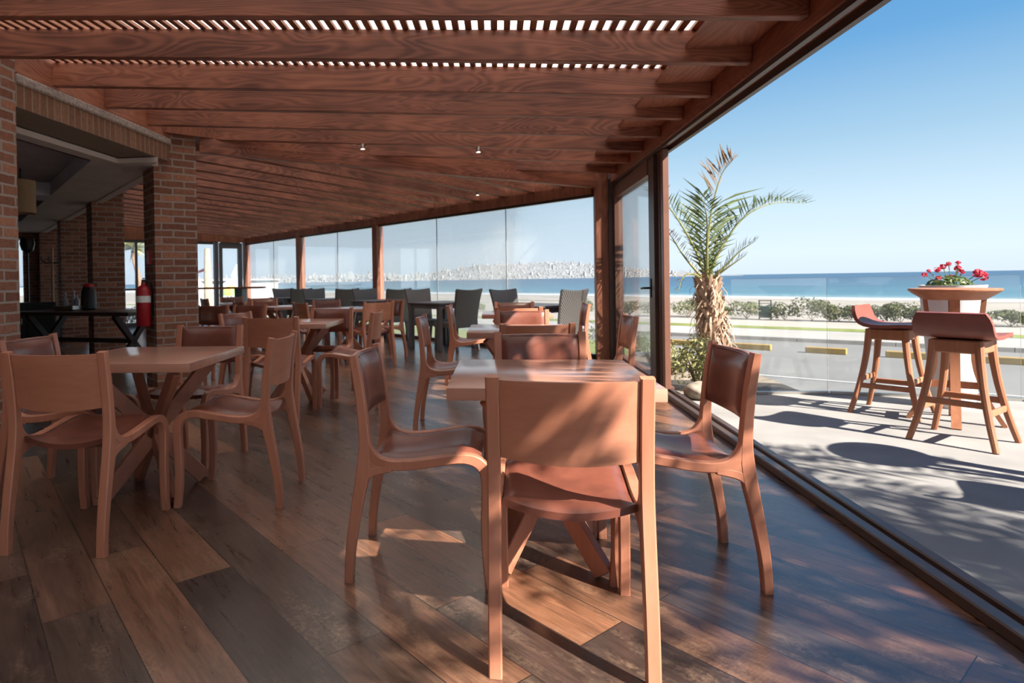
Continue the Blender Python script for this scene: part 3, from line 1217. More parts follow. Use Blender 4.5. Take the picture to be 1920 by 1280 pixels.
chair(.188, 1.705, 87, 'dining chair nearest the camera, its plain wooden back towards the viewer', GC)
chair(-.56, 2.42, 0, 'dining chair in profile at the left side of the nearest table', GC)
chair(.918, 2.477, 180, 'dining chair right of the nearest table, leather back beside the floor track', GC)
chair(.205, 3.19, 271, 'dining chair across the nearest table showing its brown leather back, small sun spot on it', GC)
chair(.239, 3.735, 97, 'dining chair whose wooden back top shows just behind the chair across the nearest table', GC)
chair(-.61, 4.62, 0, 'dining chair in profile left of the second table from the camera', GC)
chair(.965, 4.55, 180, 'dining chair at right of the second table, seen against the fixed glass pane', GC)
chair(.207, 5.44, 271, 'dining chair across the second table, leather back glowing orange in sunlight', GC)
chair(.19, 5.88, 84, 'dining chair with sunlit wooden back at the near side of the third table', GC)
chair(-.55, 6.62, 0, 'dining chair in profile left of the third table, bright curved legs', GC)
chair(.95, 6.62, 180, 'dining chair right of the third table in front of the pale woven chair', GC)
chair(.19, 7.30, 268, 'dining chair across the third table, farthest of the sunny row', GC)

chair(-1.829, 2.305, 92, 'dining chair at the front of the left table, wooden back to the camera', GC)
chair(-2.56, 3.03, 5, 'dining chair cut by the left picture edge at the left table', GC)
chair(-1.09, 3.107, 183.5, 'dining chair right of the left table, back turned three quarters away', GC)
chair(-1.88, 3.86, 268, 'dining chair across the left table, dark leather back before the column', GC)
chair(-1.79, 4.64, 91, 'dining chair with broad wooden back just behind the left table group', GC)
chair(-2.44, 5.42, -14, 'dining chair with pale reflection on its leather, left of the second left table', GC)
chair(-1.05, 5.42, 180, 'dining chair right of the second left table, its curved wooden back turned to the camera', GC)
chair(-1.70, 6.2, 266, 'dining chair across the second left table, tucked close to the top', GC)
chair(-1.50, 7.75, 132, 'dining chair with light wooden back at the near end of the turned table', GC)
chair(-2.62, 7.82, 42, 'dining chair left of the turned table with wooden back half hidden', GC)
chair(-1.46, 8.86, 222, 'dining chair right of the turned table, slim curved legs against bright glass', GC)
chair(-2.56, 8.92, 312, 'dining chair at the far side of the turned table facing the camera', GC)
chair(-3.85, 8.68, 42, 'distant dining chair left of the small looking table by the glass', GC)
chair(-3.85, 9.75, 312, 'distant dining chair behind the small looking table before the sea windows', GC)
chair(-5.32, 10.55, 42, 'distant dining chair left of the shiny topped table next to the brick column', GC)
chair(-5.30, 11.7, 312, 'distant dining chair behind the shiny topped table under the counter', GC)
chair(-4.20, 10.5, 132, 'distant dining chair at the near side of the shiny topped table', GC)
chair(-3.52, 7.28, 262, 'dining chair facing the camera right beside the brick corner column', GC)
chair(-3.02, 7.25, 262, 'dining chair facing the camera second from the brick corner column', GC)

# ------------------------------------------------------------------ rattan chairs and tables by the glass wall


def make_rattan():
    t = empty('rattan_chair')
    mb = MB().box((0, .02, .405), (.50, .50, .09), bev=.02, seg=2)
    mb.build('seat', M['rattan'], t)
    nx, nz = 9, 10

    def bk(i, j, o_):
        k = j/(nz-1)
        hw = .225+.035*k**2
        x = -hw+2*hw*i/(nx-1)
        e = 1-(2*i/(nx-1)-1)**2
        z = .375+.575*k-(.022*e if j == nz-1 else 0)
        y = -.215-.02*k-.075*k*k-.02*e+o_
        return x, y, z

    mb = MB()
    mb.slab([[bk(i, j, .018) for i in range(nx)] for j in range(nz)], [[bk(i, j, -.018) for i in range(nx)] for j in range(nz)])
    b = mb.build('backrest', M['rattan'], t, 40)
    mb = MB()
    for sd in (0, nx-1):
        mb.tube([bk(sd, j, 0) for j in range(nz)], .016, 7)
    mb.tube([bk(i, nz-1, 0) for i in range(nx)], .016, 7)
    mb.build('frame', M['rattan_frame'], b)
    for sx in (-1, 1):
        MB().beam((sx*.215, .235, .37), (sx*.22, .25, 0), .034, .034, side=(1, 0, 0)).build('leg', M['rattan_frame'], t)
        MB().beam((sx*.215, -.205, .37), (sx*.22, -.265, 0), .034, .034, side=(1, 0, 0)).build('leg', M['rattan_frame'], t)
    return t


ra0 = make_rattan()
T0 = Vector((-.87, 9.83, 0))
GR = 'dark woven chairs along the glass wall'
first = True
for s0, d, lab in ((-2.30, 1, 'woven chair nearest the corner post, its back pale in the sun'),
                   (-1.645, -1, 'dark woven chair facing right, standing under the middle of the wide window'),
                   (-.31, 1, 'dark woven chair with its broad back to the camera, right of the dark table'),
                   (.38, -1, 'dark woven chair at the left end of the nearer dark table'),
                   (1.52, 1, 'dark woven chair back to back with the left chair of the nearer dark table'),
                   (2.05, -1, 'dark woven chair just left of the middle timber post, facing right'),
                   (3.276, 1, 'dark woven chair second left of the middle timber post'),
                   (4.08, -1, 'dark woven chair just right of the second timber post'),
                   (5.26, 1, 'dark woven chair half hidden by the second timber post'),
                   (5.60, -1, 'farthest dark woven chair, left of the second timber post')):
    o = ra0 if first else copy_tree(ra0)
    first = False
    p = T0+V*s0
    o.location = (p.x, p.y, 0)
    # local +y is the way the chair faces
    o.rotation_euler = (0, 0, R(45) if d > 0 else R(225))
    tag(o, lab, 'chair', GR)

rt0 = empty('rattan_table')
MB().box((0, 0, .735), (.80, .80, .03), bev=.006).build('tabletop', M['rattan_frame'], rt0)
MB().box((0, .36, .69), (.70, .03, .07)).box((0, -.36, .69), (.70, .03, .07)).box((.36, 0, .69), (.03, .70, .07)).box((-.36, 0, .69), (.03, .70, .07)).build('apron', M['rattan_frame'], rt0)
for a in (-1, 1):
    for b in (-1, 1):
        MB().box((a*.355, b*.355, .36), (.07, .07, .72), bev=.006).build('leg', M['rattan_frame'], rt0)
first = True
for s0, lab in ((-1.97, 'dark resin table hidden behind the sunlit chairs, below the wide window'), (.03, 'dark resin table on four square legs in front of the wide window'),
                (1.80, 'dark resin table before the middle timber post'), (3.66, 'dark resin table farther along, beside the second sea window'), (5.43, 'farthest dark resin table near the corner post')):
    o = rt0 if first else copy_tree(rt0)
    first = False
    p = T0+V*s0
    o.location = (p.x, p.y, 0)
    o.rotation_euler = (0, 0, R(45))
    tag(o, lab, 'table', 'dark resin tables along the glass wall')

# ------------------------------------------------------------------ bar stools, bar table, planter on the patio


def make_stool():
    t = empty('bar_stool')
    nx, ny = 11, 14
    prof = spline([Vector((0, a, b)) for a, b in ((.225, .672), (.19, .690), (.10, .692), (0, .686), (-.10, .692), (-.165, .722), (-.195, .785), (-.212, .85))], ny)

    def pt(i, j, o_):
        p = prof[j]
        d = (prof[min(j+1, ny-1)]-prof[max(j-1, 0)]).normalized()
        nn = Vector((0, d.z, -d.y)) if True else None
        k = j/(ny-1)
        hw = .205 if k < .8 else .205-.03*((k-.8)/.2)**2
        if k < .12: hw = .165+.04*(k/.12)**.5
        x = -hw+2*hw*i/(nx-1)
        e = (2*i/(nx-1)-1)**2
        q = p+nn*o_
        lift = .012*e*(1-k)
        return x, q.y+(.02*e if k > .6 else 0)*(k-.6), q.z+lift

    mb = MB()
    mb.slab([[pt(i, j, .012) for i in range(nx)] for j in range(ny)], [[pt(i, j, -.014) for i in range(nx)] for j in range(ny)])
    mb.build('seat', M['stool_leather'], t, 50)
    MB().box((0, .0, .628), (.27, .27, .085), bev=.008).build('seat_frame', M['stool_wood'], t)
    ft = []
    for sx, sy in ((-1, -1), (1, -1), (1, 1), (-1, 1)):
        P = spline([Vector((sx*.115, sy*.115, .665)), Vector((sx*.126, sy*.126, .52)), Vector((sx*.147, sy*.147, .35)), Vector((sx*.182, sy*.182, .16)), Vector((sx*.22, sy*.22, 0))], 12)
        MB().tube(P, [.026-.008*i/11 for i in range(12)], 10).build('leg', M['stool_wood'], t)
        ft.append(P)
    for i in range(4):
        zt = (.27, .22, .27, .22)[i]
        def at(P):
            for a, b in zip(P[:-1], P[1:]):
                if b.z <= zt <= a.z:
                    return a+(b-a)*((zt-a.z)/(b.z-a.z))
        a, b = at(ft[i]), at(ft[(i+1) % 4])
        MB().beam(a, b, .018, .04, bev=.004).build('footrest', M['stool_wood'], t)
    return t


M['stool_leather'] = plain('red_brown_stool_leather', (.185, .056, .042), .42, .45, .15, 8)
M['stool_wood'] = wood('oiled_teak', (.24, .095, .048), (.38, .165, .09), 'Z', 9, .5, .35)
st0 = make_stool()
for i, (x, y, f, lab, g) in enumerate(((3.015, 4.43, 40, 'bar stool nearest the camera on the patio, low dark back towards the viewer', 'bar stools at the patio bar table'),
                                    (3.09, 5.285, -45, 'bar stool left of the bar table, seen from its side against the road', 'bar stools at the patio bar table'),
                                    (3.22, 2.72, 60, 'bar stool outside the right picture edge, only its shadow on the patio shows', None))):
    o = st0 if i == 0 else copy_tree(st0)
    o.location = (x, y, -.003)
    o.rotation_euler = (0, 0, R(f-90))
    tag(o, lab, 'bar stool', g)


def make_bar():
    t = empty('bar_table')
    MB().lathe([(.175, .905), (.19, .915), (.24, .950), (.266, .972), (.269, .982), (.262, .988)], 48).build('tabletop', M['stool_wood'], t, 30)
    for a in (238, 328, 58, 148):
        c, s_ = math.cos(R(a)), math.sin(R(a))
        P = spline([Vector((c*r, s_*r, z)) for r, z in ((.165, .915), (.15, .78), (.11, .58), (.115, .40), (.18, .18), (.27, 0))], 14)
        mb = MB()
        for p, q in zip(P[:-1], P[1:]):
            pass
        vs, fs = [], []
        tdir = Vector((-s_, c, 0))
        for i, p in enumerate(P):
            d = (P[min(i+1, 13)]-P[max(i-1, 0)]).normalized()
            nn = tdir.cross(d).normalized()
            for a_, b_ in ((-.028, -.014), (.028, -.014), (.028, .014), (-.028, .014)):
                vs.append(p+tdir*a_+nn*b_)
        for i in range(13):
            for k_ in range(4):
                fs.append((i*4+k_, i*4+(k_+1) % 4, (i+1)*4+(k_+1) % 4, (i+1)*4+k_))
        fs += [(3, 2, 1, 0), (52, 53, 54, 55)]
        mb.add(vs, fs)
        mb.build('leg', M['stool_wood'], t)
    mb = MB()
    for a in (238, 328):
        c, s_ = math.cos(R(a)), math.sin(R(a))
        mb.beam((c*.15, s_*.15, .28), (-c*.15, -s_*.15, .28), .02, .05)
    mb.build('cross_brace', M['stool_wood'], t)
    return t


bt0 = make_bar()
bt0.location = (3.33, 4.97, -.003)
tag(bt0, 'round high bar table with tapered rim and curved legs, beside the white planter', 'bar table')
o = copy_tree(bt0)
o.location = (3.32, 3.26, -.003)
o.rotation_euler = (0, 0, R(20))
tag(o, 'round high bar table outside the right picture edge, only its shadow shows', 'bar table')

t = empty('planter', (3.70, 5.54, -.003), 0, 'tall white tapered planter behind the round bar table', 'planter')
MB().lathe([(.135, 0), (.14, .02), (.185, .60), (.215, .985), (.22, 1.0), (.20, 1.0), (.195, .96)], 40).build('pot', M['white'], t, 40)
MB().lathe([(.192, .955), (.10, .965), (.01, .968)], 30).build('soil', M['soil'], t)

# geranium in the planter
M['gleaf'] = leafmat('geranium_leaf', (.055, .10, .03), (.17, .20, .06))
M['gflower'] = leafmat('red_petal', (.50, .012, .03), (.62, .05, .10), .3)


def leaf(mb, p, nrm, size, asp=.6, fold=.25):
    nrm = nrm.normalized()
    a = nrm.orthogonal().normalized()
    a.rotate(Matrix.Rotation(random.uniform(0, 2*PI), 3, nrm))
    b = nrm.cross(a)
    L, W = size, size*asp
    q = [p-a*L/2, p-b*W/2+nrm*fold*W, p+a*L/2, p+b*W/2+nrm*fold*W]
    mb.add(q, [(0, 1, 2), (0, 2, 3)])


def rnd_dir(up=0):
    while True:
        d = Vector((random.uniform(-1, 1), random.uniform(-1, 1), random.uniform(-1, 1)))
        if .1 < d.length < 1:
            d.normalize()
            d.z += up
            return d.normalized()


t = empty('geranium', (3.70, 5.54, .965), R(-8), 'red geranium growing in the tall white planter', 'plant')
mb = MB()
for i in range(170):
    d = rnd_dir(.2)
    p = Vector((d.x*.15-.02, d.y*.13, abs(d.z)*.09+.015))
    leaf(mb, p, d+Vector((0, 0, .8)), random.uniform(.03, .05), .85)
mb.build('foliage', M['gleaf'], t, 0, False)
mb = MB()
HS = .78
heads = [((-.245, .0, .12), .026), ((-.20, .02, .15), .02), ((-.13, .0, .16), .03), ((-.075, .01, .185), .03), ((-.03, .0, .205), .025), ((.045, -.02, .21), .025), ((.055, .0, .165), .035),
         ((.095, .01, .14), .025), ((-.14, -.04, .09), .025), ((-.03, -.05, .10), .02), ((.21, -.03, .125), .045), ((.255, -.02, .10), .05)]
heads = [((p_[0]*HS, p_[1]*HS, p_[2]), r_*.8) for p_, r_ in heads]
for hp, hr in heads:
    mb.tube([(hp[0]*.3, hp[1]*.3, .03), (hp[0]*.7, hp[1]*.7, hp[2]*.65), hp], .003, 5)
mb.build('stems', M['gleaf'], t, 0)
for hp, hr in heads:
    mb = MB()
    for i in range(26):
        d = rnd_dir(.25)
        leaf(mb, Vector(hp)+d*hr*.8, d, hr*.95, .8)
    mb.build('flower_head', M['gflower'], t, 0, False)

# glass balustrade at the patio edge
t = empty('glass_balustrade', (0, 0, 0), 0, 'frameless glass balustrade along the patio edge, one vertical joint', 'balustrade')
for a, b in (((2.15, 6.02), (3.012, 6.085)), ((3.03, 6.087), (4.40, 5.80)), ((4.42, 5.79), (7.6, 4.85))):
    MB().beam((a[0], a[1], .53), (b[0], b[1], .53), .012, 1.08, bev=.002).build('glass_panel', M['glass_rail'], t)
    MB().beam((a[0], a[1], .008), (b[0], b[1], .008), .03, .03).build('base_channel', M['metal'], t)

# ------------------------------------------------------------------ palm, shrubs, boulder beside the patio
M['frond'] = leafmat('palm_green', (.055, .085, .026), (.14, .165, .055), .3)
M['frond_dry'] = leafmat('palm_dry', (.17, .095, .05), (.30, .20, .125), .3)
M['rachis'] = plain('palm_rib', (.18, .18, .065), .6, .3, .15, 6)
M['trunk'] = plain('palm_bark', (.27, .165, .105), .95, .1, .35, 22)
M['boot'] = leafmat('palm_boot', (.20, .12, .075), (.52, .37, .27), .1, .9)


def frond(t, pts, n, lmax, mat, wid=.016, droop=.25, dry_from=2.0, name='frond', reps=2):
    P = spline([Vector(p) for p in pts], n)
    mb = MB()
    mb.tube(P, [.017*(1-.85*i/(n-1)) for i in range(n)], 6)
    mb.mi = [0]*len(mb.f)
    for i in range(2, n):
        k = i/(n-1)
        d = (P[min(i+1, n-1)]-P[i-1]).normalized()
        sd = d.cross(Vector((0, 0, 1)))
        if sd.length < .2: sd = d.cross(Vector((.3, 1, 0)))
        sd.normalize()
        up = sd.cross(d)
        L = lmax*(math.sin(min(1, k*1.5+.12)*PI/2))*(1-.62*max(0, k-.55)/.45)
        mb.cur = 2 if k > dry_from else 1
        for sg in (-1, 1):
            for rep in range(reps):
                q = P[i]+d*random.uniform(-.01, .01)
                o_ = (sd*sg*random.uniform(.7, 1.0)+up*random.uniform(.15, .7)+d*random.uniform(.45, .85)).normalized()
                ll = L*random.uniform(.75, 1.1)
                tip = q+o_*ll+Vector((0, 0, -droop*ll*ll*1.2))
                mid = q+o_*ll*.45
                wv_ = o_.cross(up).normalized()*wid*.5
                ht = up*wid*.2
                mb.add([q, mid+wv_+ht, mid-wv_+ht, tip, mid], [(0, 1, 4), (0, 4, 2), (1, 3, 4), (4, 3, 2)])
    mb.cur = 0
    return mb.build(name, [M['rachis'], mat, M['frond_dry']], t, 0, False)


def trunk(t, base, top, r0, r1, boots=260):
    base, top = Vector(base), Vector(top)
    mb = MB()
    n = 16
    mb.tube([base.lerp(top, i/n) for i in range(n+1)], [(r0+(r1-r0)*i/n)*(.86+.10*math.sin(i*2.3)) for i in range(n+1)], 16)
    tr = mb.build('trunk', M['trunk'], t)
    mb = MB()
    H = (top-base).length
    for i in range(boots):
        k = (i+.5)/boots
        a = i*2.39996
        c = base.lerp(top, k)
        r = (r0+(r1-r0)*k)*.86
        o_ = Vector((math.cos(a), math.sin(a), 0))
        sd = Vector((-o_.y, o_.x, 0))
        w_, h_ = random.uniform(.016, .04), random.uniform(.04, .12)
        out = random.uniform(.02, .06)
        p = c+o_*r
        q = [p-sd*w_-Vector((0, 0, .03)), p+sd*w_-Vector((0, 0, .03)), p+o_*out+sd*w_*.5+Vector((0, 0, h_)), p+o_*out-sd*w_*.5+Vector((0, 0, h_)),
             p+o_*out*.35-sd*w_*.5+Vector((0, 0, h_*.8)), p+o_*out*.35+sd*w_*.5+Vector((0, 0, h_*.8))]
        mb.add(q, [(0, 1, 2, 3), (3, 2, 5, 4), (0, 3, 4), (1, 5, 2)])
    for i in range(150):
        k = random.uniform(.35, 1.0)
        a = random.uniform(0, 2*PI)
        o_ = Vector((math.cos(a), math.sin(a), 0))
        p = base.lerp(top, k)+o_*(r0+(r1-r0)*k)*.95
        L = random.uniform(.12, .34)
        e = p+o_*random.uniform(.03, .16)-Vector((0, 0, L))
        mid = (p+e)/2+o_*.04
        sd = Vector((-o_.y, o_.x, 0))*.008
        mb.add([p-sd, p+sd, mid+sd, mid-sd, e], [(0, 1, 2, 3), (3, 2, 4)])
    mb.build('leaf_bases', M['boot'], tr, 0, False)


t = empty('palm_tree', (0, 0, 0), 0, 'young palm tree with shaggy trunk and few fronds beside the glass door', 'palm tree')
trunk(t, (2.60, 7.66, -.32), (2.47, 7.66, 1.06), .20, .125, 420)
c = Vector((2.47, 7.66, 1.02))
cr = lambda px, pz, dy=0: (px, 7.66+dy, pz)
frond(t, [c, (2.48, 7.66, 1.45), (2.53, 7.64, 1.9), (2.62, 7.58, 2.28), (2.72, 7.5, 2.44)], 40, .60, M['frond'], .026, .15, .55, reps=1)
frond(t, [c, (2.62, 7.66, 1.40), (2.90, 7.70, 1.78), (3.25, 7.76, 1.95), (3.66, 7.85, 1.95)], 44, .42, M['frond'], .022, .10, reps=1)
frond(t, [c, (2.36, 7.64, 1.35), (2.18, 7.62, 1.70), (1.98, 7.58, 1.98), (1.80, 7.5, 2.12)], 34, .40, M['frond'], .022*.8, .2, reps=1)
frond(t, [c, (2.42, 7.5, 1.40), (2.36, 7.3, 1.75), (2.24, 7.1, 1.98)], 30, .36, M['frond'], .022*.8, .2, reps=1)
frond(t, [c, (2.50, 7.9, 1.42), (2.44, 8.1, 1.78), (2.34, 8.3, 2.0)], 30, .36, M['frond'], .022*.8, .2, reps=1)
frond(t, [c, (2.66, 7.6, 1.22), (2.80, 7.55, 1.38), (2.96, 7.5, 1.50)], 22, .26, M['frond'], .016*.8, .2, reps=1)
frond(t, [c, (2.58, 7.75, 1.4), (2.74, 7.9, 1.72), (2.80, 8.05, 1.86)], 26, .30, M['frond'], .018*.8, .2, reps=1)
frond(t, [c, (2.32, 7.62, 1.18), (2.18, 7.6, 1.36), (2.06, 7.55, 1.54), (2.0, 7.52, 1.62)], 24, .20, M['frond_dry'], .014*.8, .5, reps=1)
frond(t, [c, (2.30, 7.56, 1.12), (2.16, 7.5, 1.10), (2.08, 7.46, .92)], 18, .16, M['frond_dry'], .012*.8, .5, reps=1)
frond(t, [c, (2.62, 7.56, 1.16), (2.74, 7.5, 1.26), (2.84, 7.46, 1.34)], 16, .2, M['frond'], .012*.8, .3, reps=1)

# a larger palm group out of frame to the right: it throws the dappled shade seen on the floor and patio
for bx, by, hh, nf, fl, lab in ((3.5, 1.35, 3.0, 24, 1.65, 'palm outside the right picture edge, nearest to the patio table'),
                                (5.15, -.75, 3.1, 22, 1.6, 'palm outside the right picture edge, shading the near patio'),
                                (2.45, -1.35, 3.0, 22, 1.25, 'small palm behind the viewpoint, shading the near floor')):
    t = empty('palm_tree', (0, 0, 0), 0, lab, 'palm tree')
    trunk(t, (bx, by, -.05), (bx, by, hh-.15), .13, .10, 120)
    for i in range(nf):
        a = i*2.39996+.4
        e = .25+.9*((i*.618) % 1)
        ca, sa = math.cos(a), math.sin(a)
        pts = [(bx, by, hh-.2)]
        for k in (.33, .66, 1.0):
            r_ = fl*k*math.cos(e*.6)
            z_ = hh-.2+fl*(math.sin(e)*k*1.0-.55*k*k)
            pts.append((bx+ca*r_, by+sa*r_, z_))
        frond(t, pts, 30, .42, M['frond'], .03, .3)

M['sleaf'] = leafmat('shrub_leaf', (.13, .155, .05), (.42, .39, .17), .3)
M['bleaf'] = leafmat('beach_shrub_leaf', (.045, .058, .020), (.125, .135, .050), .25, .85)
M['bleaf2'] = leafmat('pale_beach_grass', (.085, .105, .042), (.20, .205, .095), .25, .85)
M['twig'] = plain('twigs', (.15, .10, .07), .9, .1, .2, 9)


def shrub(name, x, y, z, rx, rz_, n, size, mat, lab, cat='shrub', group=None, lumps=7, seed=0):
    random.seed(1000+seed)
    t = empty(name, (x, y, z), 0, lab, cat, group)
    mb = MB()
    cs = [(Vector((0, 0, rz_*.5)), .8)]
    for i in range(lumps):
        a = random.uniform(0, 2*PI)
        cs.append((Vector((math.cos(a)*rx*.55, math.sin(a)*rx*.55, rz_*random.uniform(.3, .72))), random.uniform(.38, .58)))
    for i in range(n):
        cc, k = random.choice(cs)
        d = rnd_dir(.25)
        p = cc+Vector((d.x*rx*k, d.y*rx*k, d.z*rz_*.52*k))*random.uniform(.7, 1.05)
        p.z = min(max(p.z, .015), rz_)
        leaf(mb, p, d+rnd_dir()*.6, size*random.uniform(.7, 1.3), .55)
    mb.build('foliage', mat, t, 0, False)
    mb = MB()
    for i in range(6):
        a = i*1.05
        mb.tube([(0, 0, 0), (math.cos(a)*rx*.25, math.sin(a)*rx*.25, rz_*.3), (math.cos(a)*rx*.55, math.sin(a)*rx*.55, rz_*.6)], [.012, .009, .004], 5)
    mb.build('stems', M['twig'], t)
    return t


shrub('shrub', 1.98, 6.45, -.03, .29, .60, 900, .040, M['sleaf'], 'variegated round shrub behind the boulder beside the glass door', group='shrubs outside the glass', seed=1)
shrub('shrub', 1.98, 7.35, -.03, .24, .42, 500, .040, M['sleaf'], 'variegated shrub seen through the fixed glass pane', group='shrubs outside the glass', seed=2)
shrub('shrub', 1.92, 8.15, -.03, .26, .50, 600, .042, M['sleaf'], 'variegated shrub behind the chair at the fixed glass pane', group='shrubs outside the glass', seed=3)
shrub('shrub', 1.62, 9.35, -.12, .34, .62, 600, .045, M['sleaf'], 'variegated shrub outside just left of the corner post', group='shrubs outside the glass', seed=4)

# boulder
bm = bmesh.new()
bmesh.ops.create_icosphere(bm, subdivisions=4, radius=1)
for v_ in bm.verts:
    k = 1+.12*noise.noise(v_.co*1.6)+.03*noise.noise(v_.co*6)
    v_.co = Vector((v_.co.x*.15*k, v_.co.y*.15*k, (v_.co.z*.09*k)))
mb = MB()
mb.bm(bm)
o = mb.build('boulder', plain('pale_boulder', (.27, .225, .18), .9, .2, .25, 18), None, 60)
o.location = (1.815, 5.80, .065)
tag(o, 'flat pale boulder on the patio edge by the folded door', 'boulder')

# hedge of beach shrubs
bush = [(11.66, 39.69, 1.24, 1.23), (13.06, 38.72, .96, .99), (14.37, 37.81, 1.01, 1.07), (15.94, 36.72, .90, 1.04), (17.03, 35.96, 1.09, 1.34), (18.03, 35.26, .85, 1.01),
        (18.79, 34.73, .84, .94), (19.50, 34.25, .75, 1.01), (20.17, 33.78, .88, 1.13), (20.81, 33.33, .73, .84), (21.47, 32.87, .78, .76), (23.47, 31.48, 1.1, .81),
        (-1.62, 48.93, .64, .9), (2.03, 46.39, .48, .82), (6.03, 43.6, .55, 1.26), (8.59, 41.82, .7, 1.07), (-8.09, 53.42, .94, .67), (9.9, 40.92, .86, 1.08)]
blab = ['pale grassy beach shrub left of the palm trunk', 'beach shrub hidden behind the palm trunk', 'grassy beach shrub between the palm trunk and the green bin', 'low beach shrub just right of the green bin',
        'tallest dark beach shrub, left of the balustrade joint', 'dark beach shrub crossed by the balustrade joint', 'round beach shrub right of the balustrade joint',
        'beach shrub between the balustrade joint and the left bar stool', 'beach shrub behind the back of the left bar stool', 'beach shrub above the seat of the left bar stool',
        'beach shrub half hidden by the white planter', 'low green beach shrub right of the planter', 'pale beach shrub under the wide window, left of the fence', 'small beach shrub amid the beach fence',
        'beach shrub just left of the corner post', 'beach shrub seen through the fixed glass pane', 'far left beach shrub under the wide window', 'beach shrub beside the folded door stiles']
for i, (x, y, rx, rz_) in enumerate(bush):
    mt = M['bleaf2'] if i in (0, 1, 2, 12, 13, 14, 15, 16, 17) else M['bleaf']
    shrub('beach_shrub', x, y, -1.48, rx, rz_, 650, .15, mt, blab[i], group='shrubs along the beach path', lumps=9, seed=20+i)

# litter bin
t = empty('litter_bin', (15.03, 36.95, -1.44), math.atan2(-.57, .82), 'dark green litter bin on posts before the beach shrubs', 'bin')
MB().box((0, 0, .42), (.56, .30, .66), bev=.02).build('bin_body', plain('green_enamel', (.035, .075, .06), .5, .4, .1, 5), t)
mb = MB()
for sx in (-.30, .30): mb.box((sx, 0, .54), (.05, .08, 1.08))
mb.box((0, 0, 1.06), (.65, .08, .05)).box((0, 0, .90), (.58, .05, .035))
mb.build('frame', plain('dark_green_frame', (.02, .04, .035), .5, .4, .1, 5), t)

# parking stops
tpos = [(-8.9, -7.42), (-6.45, -5.13), (-4.12, -2.99), (-2.0, -.75), (.15, 1.35)]
slab_ = ['yellow parking stop left of the palm trunk', 'yellow parking stop right of the palm trunk', 'yellow parking stop at the balustrade joint', 'yellow parking stop behind the left bar stool',
         'yellow parking stop behind the right legs of the nearest bar stool']
for (a, b), lab in zip(tpos, slab_):
    L = b-a
    o = MB().box((0, 0, .10), (L, .20, .20), bev=.02).build('parking_stop', M['yellow'], None, 0)
    o.location = sp((a+b)/2, 23.6, -1.5)
    o.rotation_euler = (0, 0, math.atan2(ST.y, ST.x))
    tag(o, lab, 'parking stop', 'yellow parking stops on the road')

# beach fence
t = empty('beach_fence', (0, 0, 0), 0, 'thin post and rail fence on the beach below the hillside', 'fence')
fx = [(.27, 49.68), (1.31, 48.95), (2.71, 47.98), (3.85, 47.19), (5.49, 46.05), (6.53, 45.33)]
for x, y in fx:
    MB().box((x, y, -1.0), (.06, .06, .95)).build('post', M['tan'], t)
for (x0, y0), (x1, y1) in zip(fx[:-1], fx[1:]):
    MB().beam((x0, y0, -.62), (x1, y1, -.62), .04, .05).build('rail', M['tan'], t)

# ------------------------------------------------------------------ far left: outside the end wall
t = empty('beach_pavilion', (0, 0, 0), 0, 'long low white beach pavilion beyond the far corner windows', 'building')
MB().beam((-24.5, 42.3, -.1), (-16.45, 43.3, -.1), 4.0, 2.75).build('wall', M['white'], t)
MB().beam((-24.6, 42.2, 1.30), (-16.3, 43.3, 1.30), 4.3, .10).build('roof', M['white'], t)
mb = MB()
for k in range(9):
    x = -24.3+k*.98
    mb.beam((x, 42.25-1.95+k*.12, -1.4), (x, 42.25-1.95+k*.12, 1.2), .05, .04)
mb.build('wall_battens', M['paper'], t)
for k, (x, y, lab) in enumerate(((-19.8, 37.6, 'white peaked tent beyond the far window, left one'), (-17.2, 38.9, 'white peaked tent beyond the far window, right one'))):
    t = empty('market_tent', (x, y, -1.5), .1, lab, 'tent', 'white tents beyond the far window')
    mb = MB()
    mb.add([(-1, -1, 2.3), (1, -1, 2.3), (1, 1, 2.3), (-1, 1, 2.3), (0, 0, 3.1), (-1, -1, 2.0), (1, -1, 2.0), (1, 1, 2.0), (-1, 1, 2.0)],
           [(0, 1, 4), (1, 2, 4), (2, 3, 4), (3, 0, 4), (0, 5, 6, 1), (1, 6, 7, 2), (2, 7, 8, 3), (3, 8, 5, 0)])
    mb.build('canopy', M['white'], t)
    for a in (-1, 1):
        for b in (-1, 1):
            MB().box((a*.95, b*.95, 1.0), (.06, .06, 2.0)).build('pole', M['white'], t)
o = MB().tube([(-14.05, 28.5, -1.5), (-14.07, 28.5, 1.2), (-14.08, 28.48, 2.8)], [.24, .20, .13], 12).build('thatch_pole', M['tan'], None)
tag(o, 'tall pale timber pole outside the far end window', 'pole')
for k, (x, y, z, w_, h_, lab) in enumerate(((-14.55, 28.9, 1.55, .75, .45, 'red flag left of the tall pole outside the far window'), (-14.5, 30.4, 1.85, .42, .30, 'small red flag right of the tall pole outside the far window'))):
    t = empty('flag', (x, y, -1.5), .12, lab, 'flag', 'red flags outside the far window')
    hgt = z+1.5
    MB().tube([(w_/2, 0, 0), (w_/2, 0, hgt+h_)], .02, 6).build('flagpole', M['tan'], t)
    g0 = [[(w_/2-w_*i/6, .05*math.sin(i), hgt+h_*(.55-.09*i)) for i in range(7)], [(w_/2-w_*i/6, .05*math.sin(i), hgt+h_*(.98-.13*i)) for i in range(7)]]
    g1 = [[(p[0], p[1]+.008, p[2]) for p in row] for row in g0]
    MB().slab(g0, g1).build('cloth', M['redflag'], t)
t = empty('feather_flag', (-11.62, 26.7, -1.5), .12, 'pale feather shaped flag outside the glazed far door', 'flag')
MB().tube([(0, 0, 0), (0, 0, 3.3), (-.05, 0, 3.5)], .02, 6).build('flagpole', M['tan'], t)
